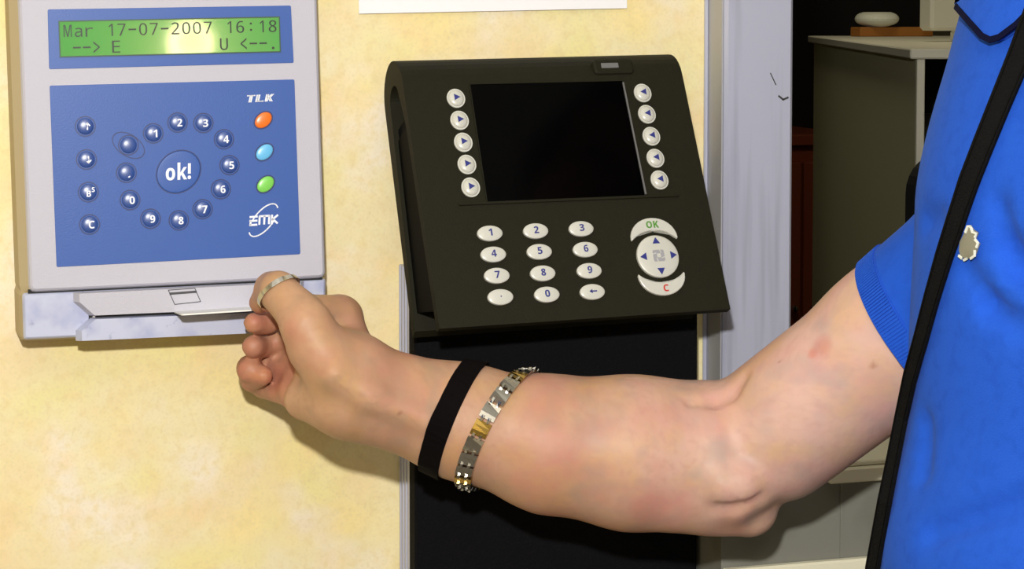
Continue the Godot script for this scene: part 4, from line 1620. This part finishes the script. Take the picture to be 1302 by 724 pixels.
	for i in line.size():
		var h := hit(shirt, line[i][0], line[i][1])
		var z := last
		if h != Vector3.INF:
			z = h.z
		last = z
		pts.append(P(line[i][0], line[i][1], z))
	var ls := []
	var rs := []
	var ns := []
	for i in line.size():
		var p: Vector3 = pts[i]
		var n: Vector3 = (view * 0.8 + facing * 0.6).normalized()
		if zs[i] > 0.0: n = slope(shirt, p).lerp(n, 0.4).normalized()
		var d: Vector3 = (pts[mini(i + 1, line.size() - 1)] - pts[maxi(i - 1, 0)]).normalized()
		var s := d.cross(n).normalized()
		var w := size_at(p, half[i])
		ls.append(p - s * w + n * 0.004); rs.append(p + s * w + n * 0.004); ns.append(n)
	st = begin()
	ribbon(st, rs, ls, ns, 0.0022)
	var strap := thing("shoulder_strap", "black woven shoulder strap running across the blue polo shirt", "strap")
	put("webbing", st.commit(), M.strap_black, strap)
	st = begin()
	for s in [0.12, 0.88]:
		var a := []
		var b := []
		for i in ls.size():
			var m: Vector3 = ls[i].lerp(rs[i], s)
			var e: Vector3 = (rs[i] - ls[i]) * 0.03
			a.append(m - e + ns[i] * 0.0022); b.append(m + e + ns[i] * 0.0022)
		ribbon(st, b, a, ns, 0.0006)
	put("edge_stitching", st.commit(), M.black_gap, strap)
	# ---- wristband, bracelet, thumb ring
	var bc := P(577, 530, 0.155)
	var bu := (P(603, 466, 0.155) - P(551, 594, 0.155)).normalized()
	var bv := (view * size_at(bc, 64) + (P(567, 524, 0.155) - bc)).normalized()
	st = begin()
	band(st, arm, bc, bu, bv, size_at(bc, 27), 0.0016, 0.0002)
	var wb := put("wristband", st.commit(), M.band_black)
	tag(wb, "plain black cloth band round the forearm, nearer the hand", "wristband")
	var gc := P(632, 545, 0.16)
	var gu := (P(664, 480, 0.16) - P(600, 610, 0.16)).normalized()
	var gv := (view * size_at(gc, 74) + (P(608, 545, 0.16) - P(632, 545, 0.16))).normalized()
	var br := thing("link_bracelet", "silver and gold link bracelet on the forearm beside the black band", "bracelet", Transform3D(Basis(), gc))
	var links := 24
	for i in links:
		var a := TAU * (i + 0.06) / links
		var b := TAU * (i + 0.90) / links
		st = begin()
		band(st, arm, gc, gu, gv, 0.0100, 0.0022, 0.0006, a, b, 3)
		var lk := put("link", st.commit(), M.gold if i % 4 == 1 else M.silver, br)
		lk.position = -gc
		st = begin()
		band(st, arm, gc + gu.cross(gv).normalized() * 0.0022, gu, gv, 0.0016, 0.0036, 0.0006, b - 0.03, TAU * (i + 1.1) / links, 2)
		band(st, arm, gc - gu.cross(gv).normalized() * 0.0022, gu, gv, 0.0016, 0.0036, 0.0006, b - 0.03, TAU * (i + 1.1) / links, 2)
		put("hinge", st.commit(), M.silver, lk)
	var rc := P(355, 370, 0.132)
	var ru := (P(372, 358, 0.132) - P(338, 379, 0.132)).normalized()
	var rv := (view * size_at(rc, 26) + (P(347, 361, 0.132) - rc)).normalized()
	st = begin()
	band(st, arm, rc, ru, rv, 0.0034, 0.0011, 0.0002, 0, TAU, 48)
	var ring_ := put("thumb_ring", st.commit(), M.silver)
	tag(ring_, "plain silver ring on the thumb that holds the card", "ring")
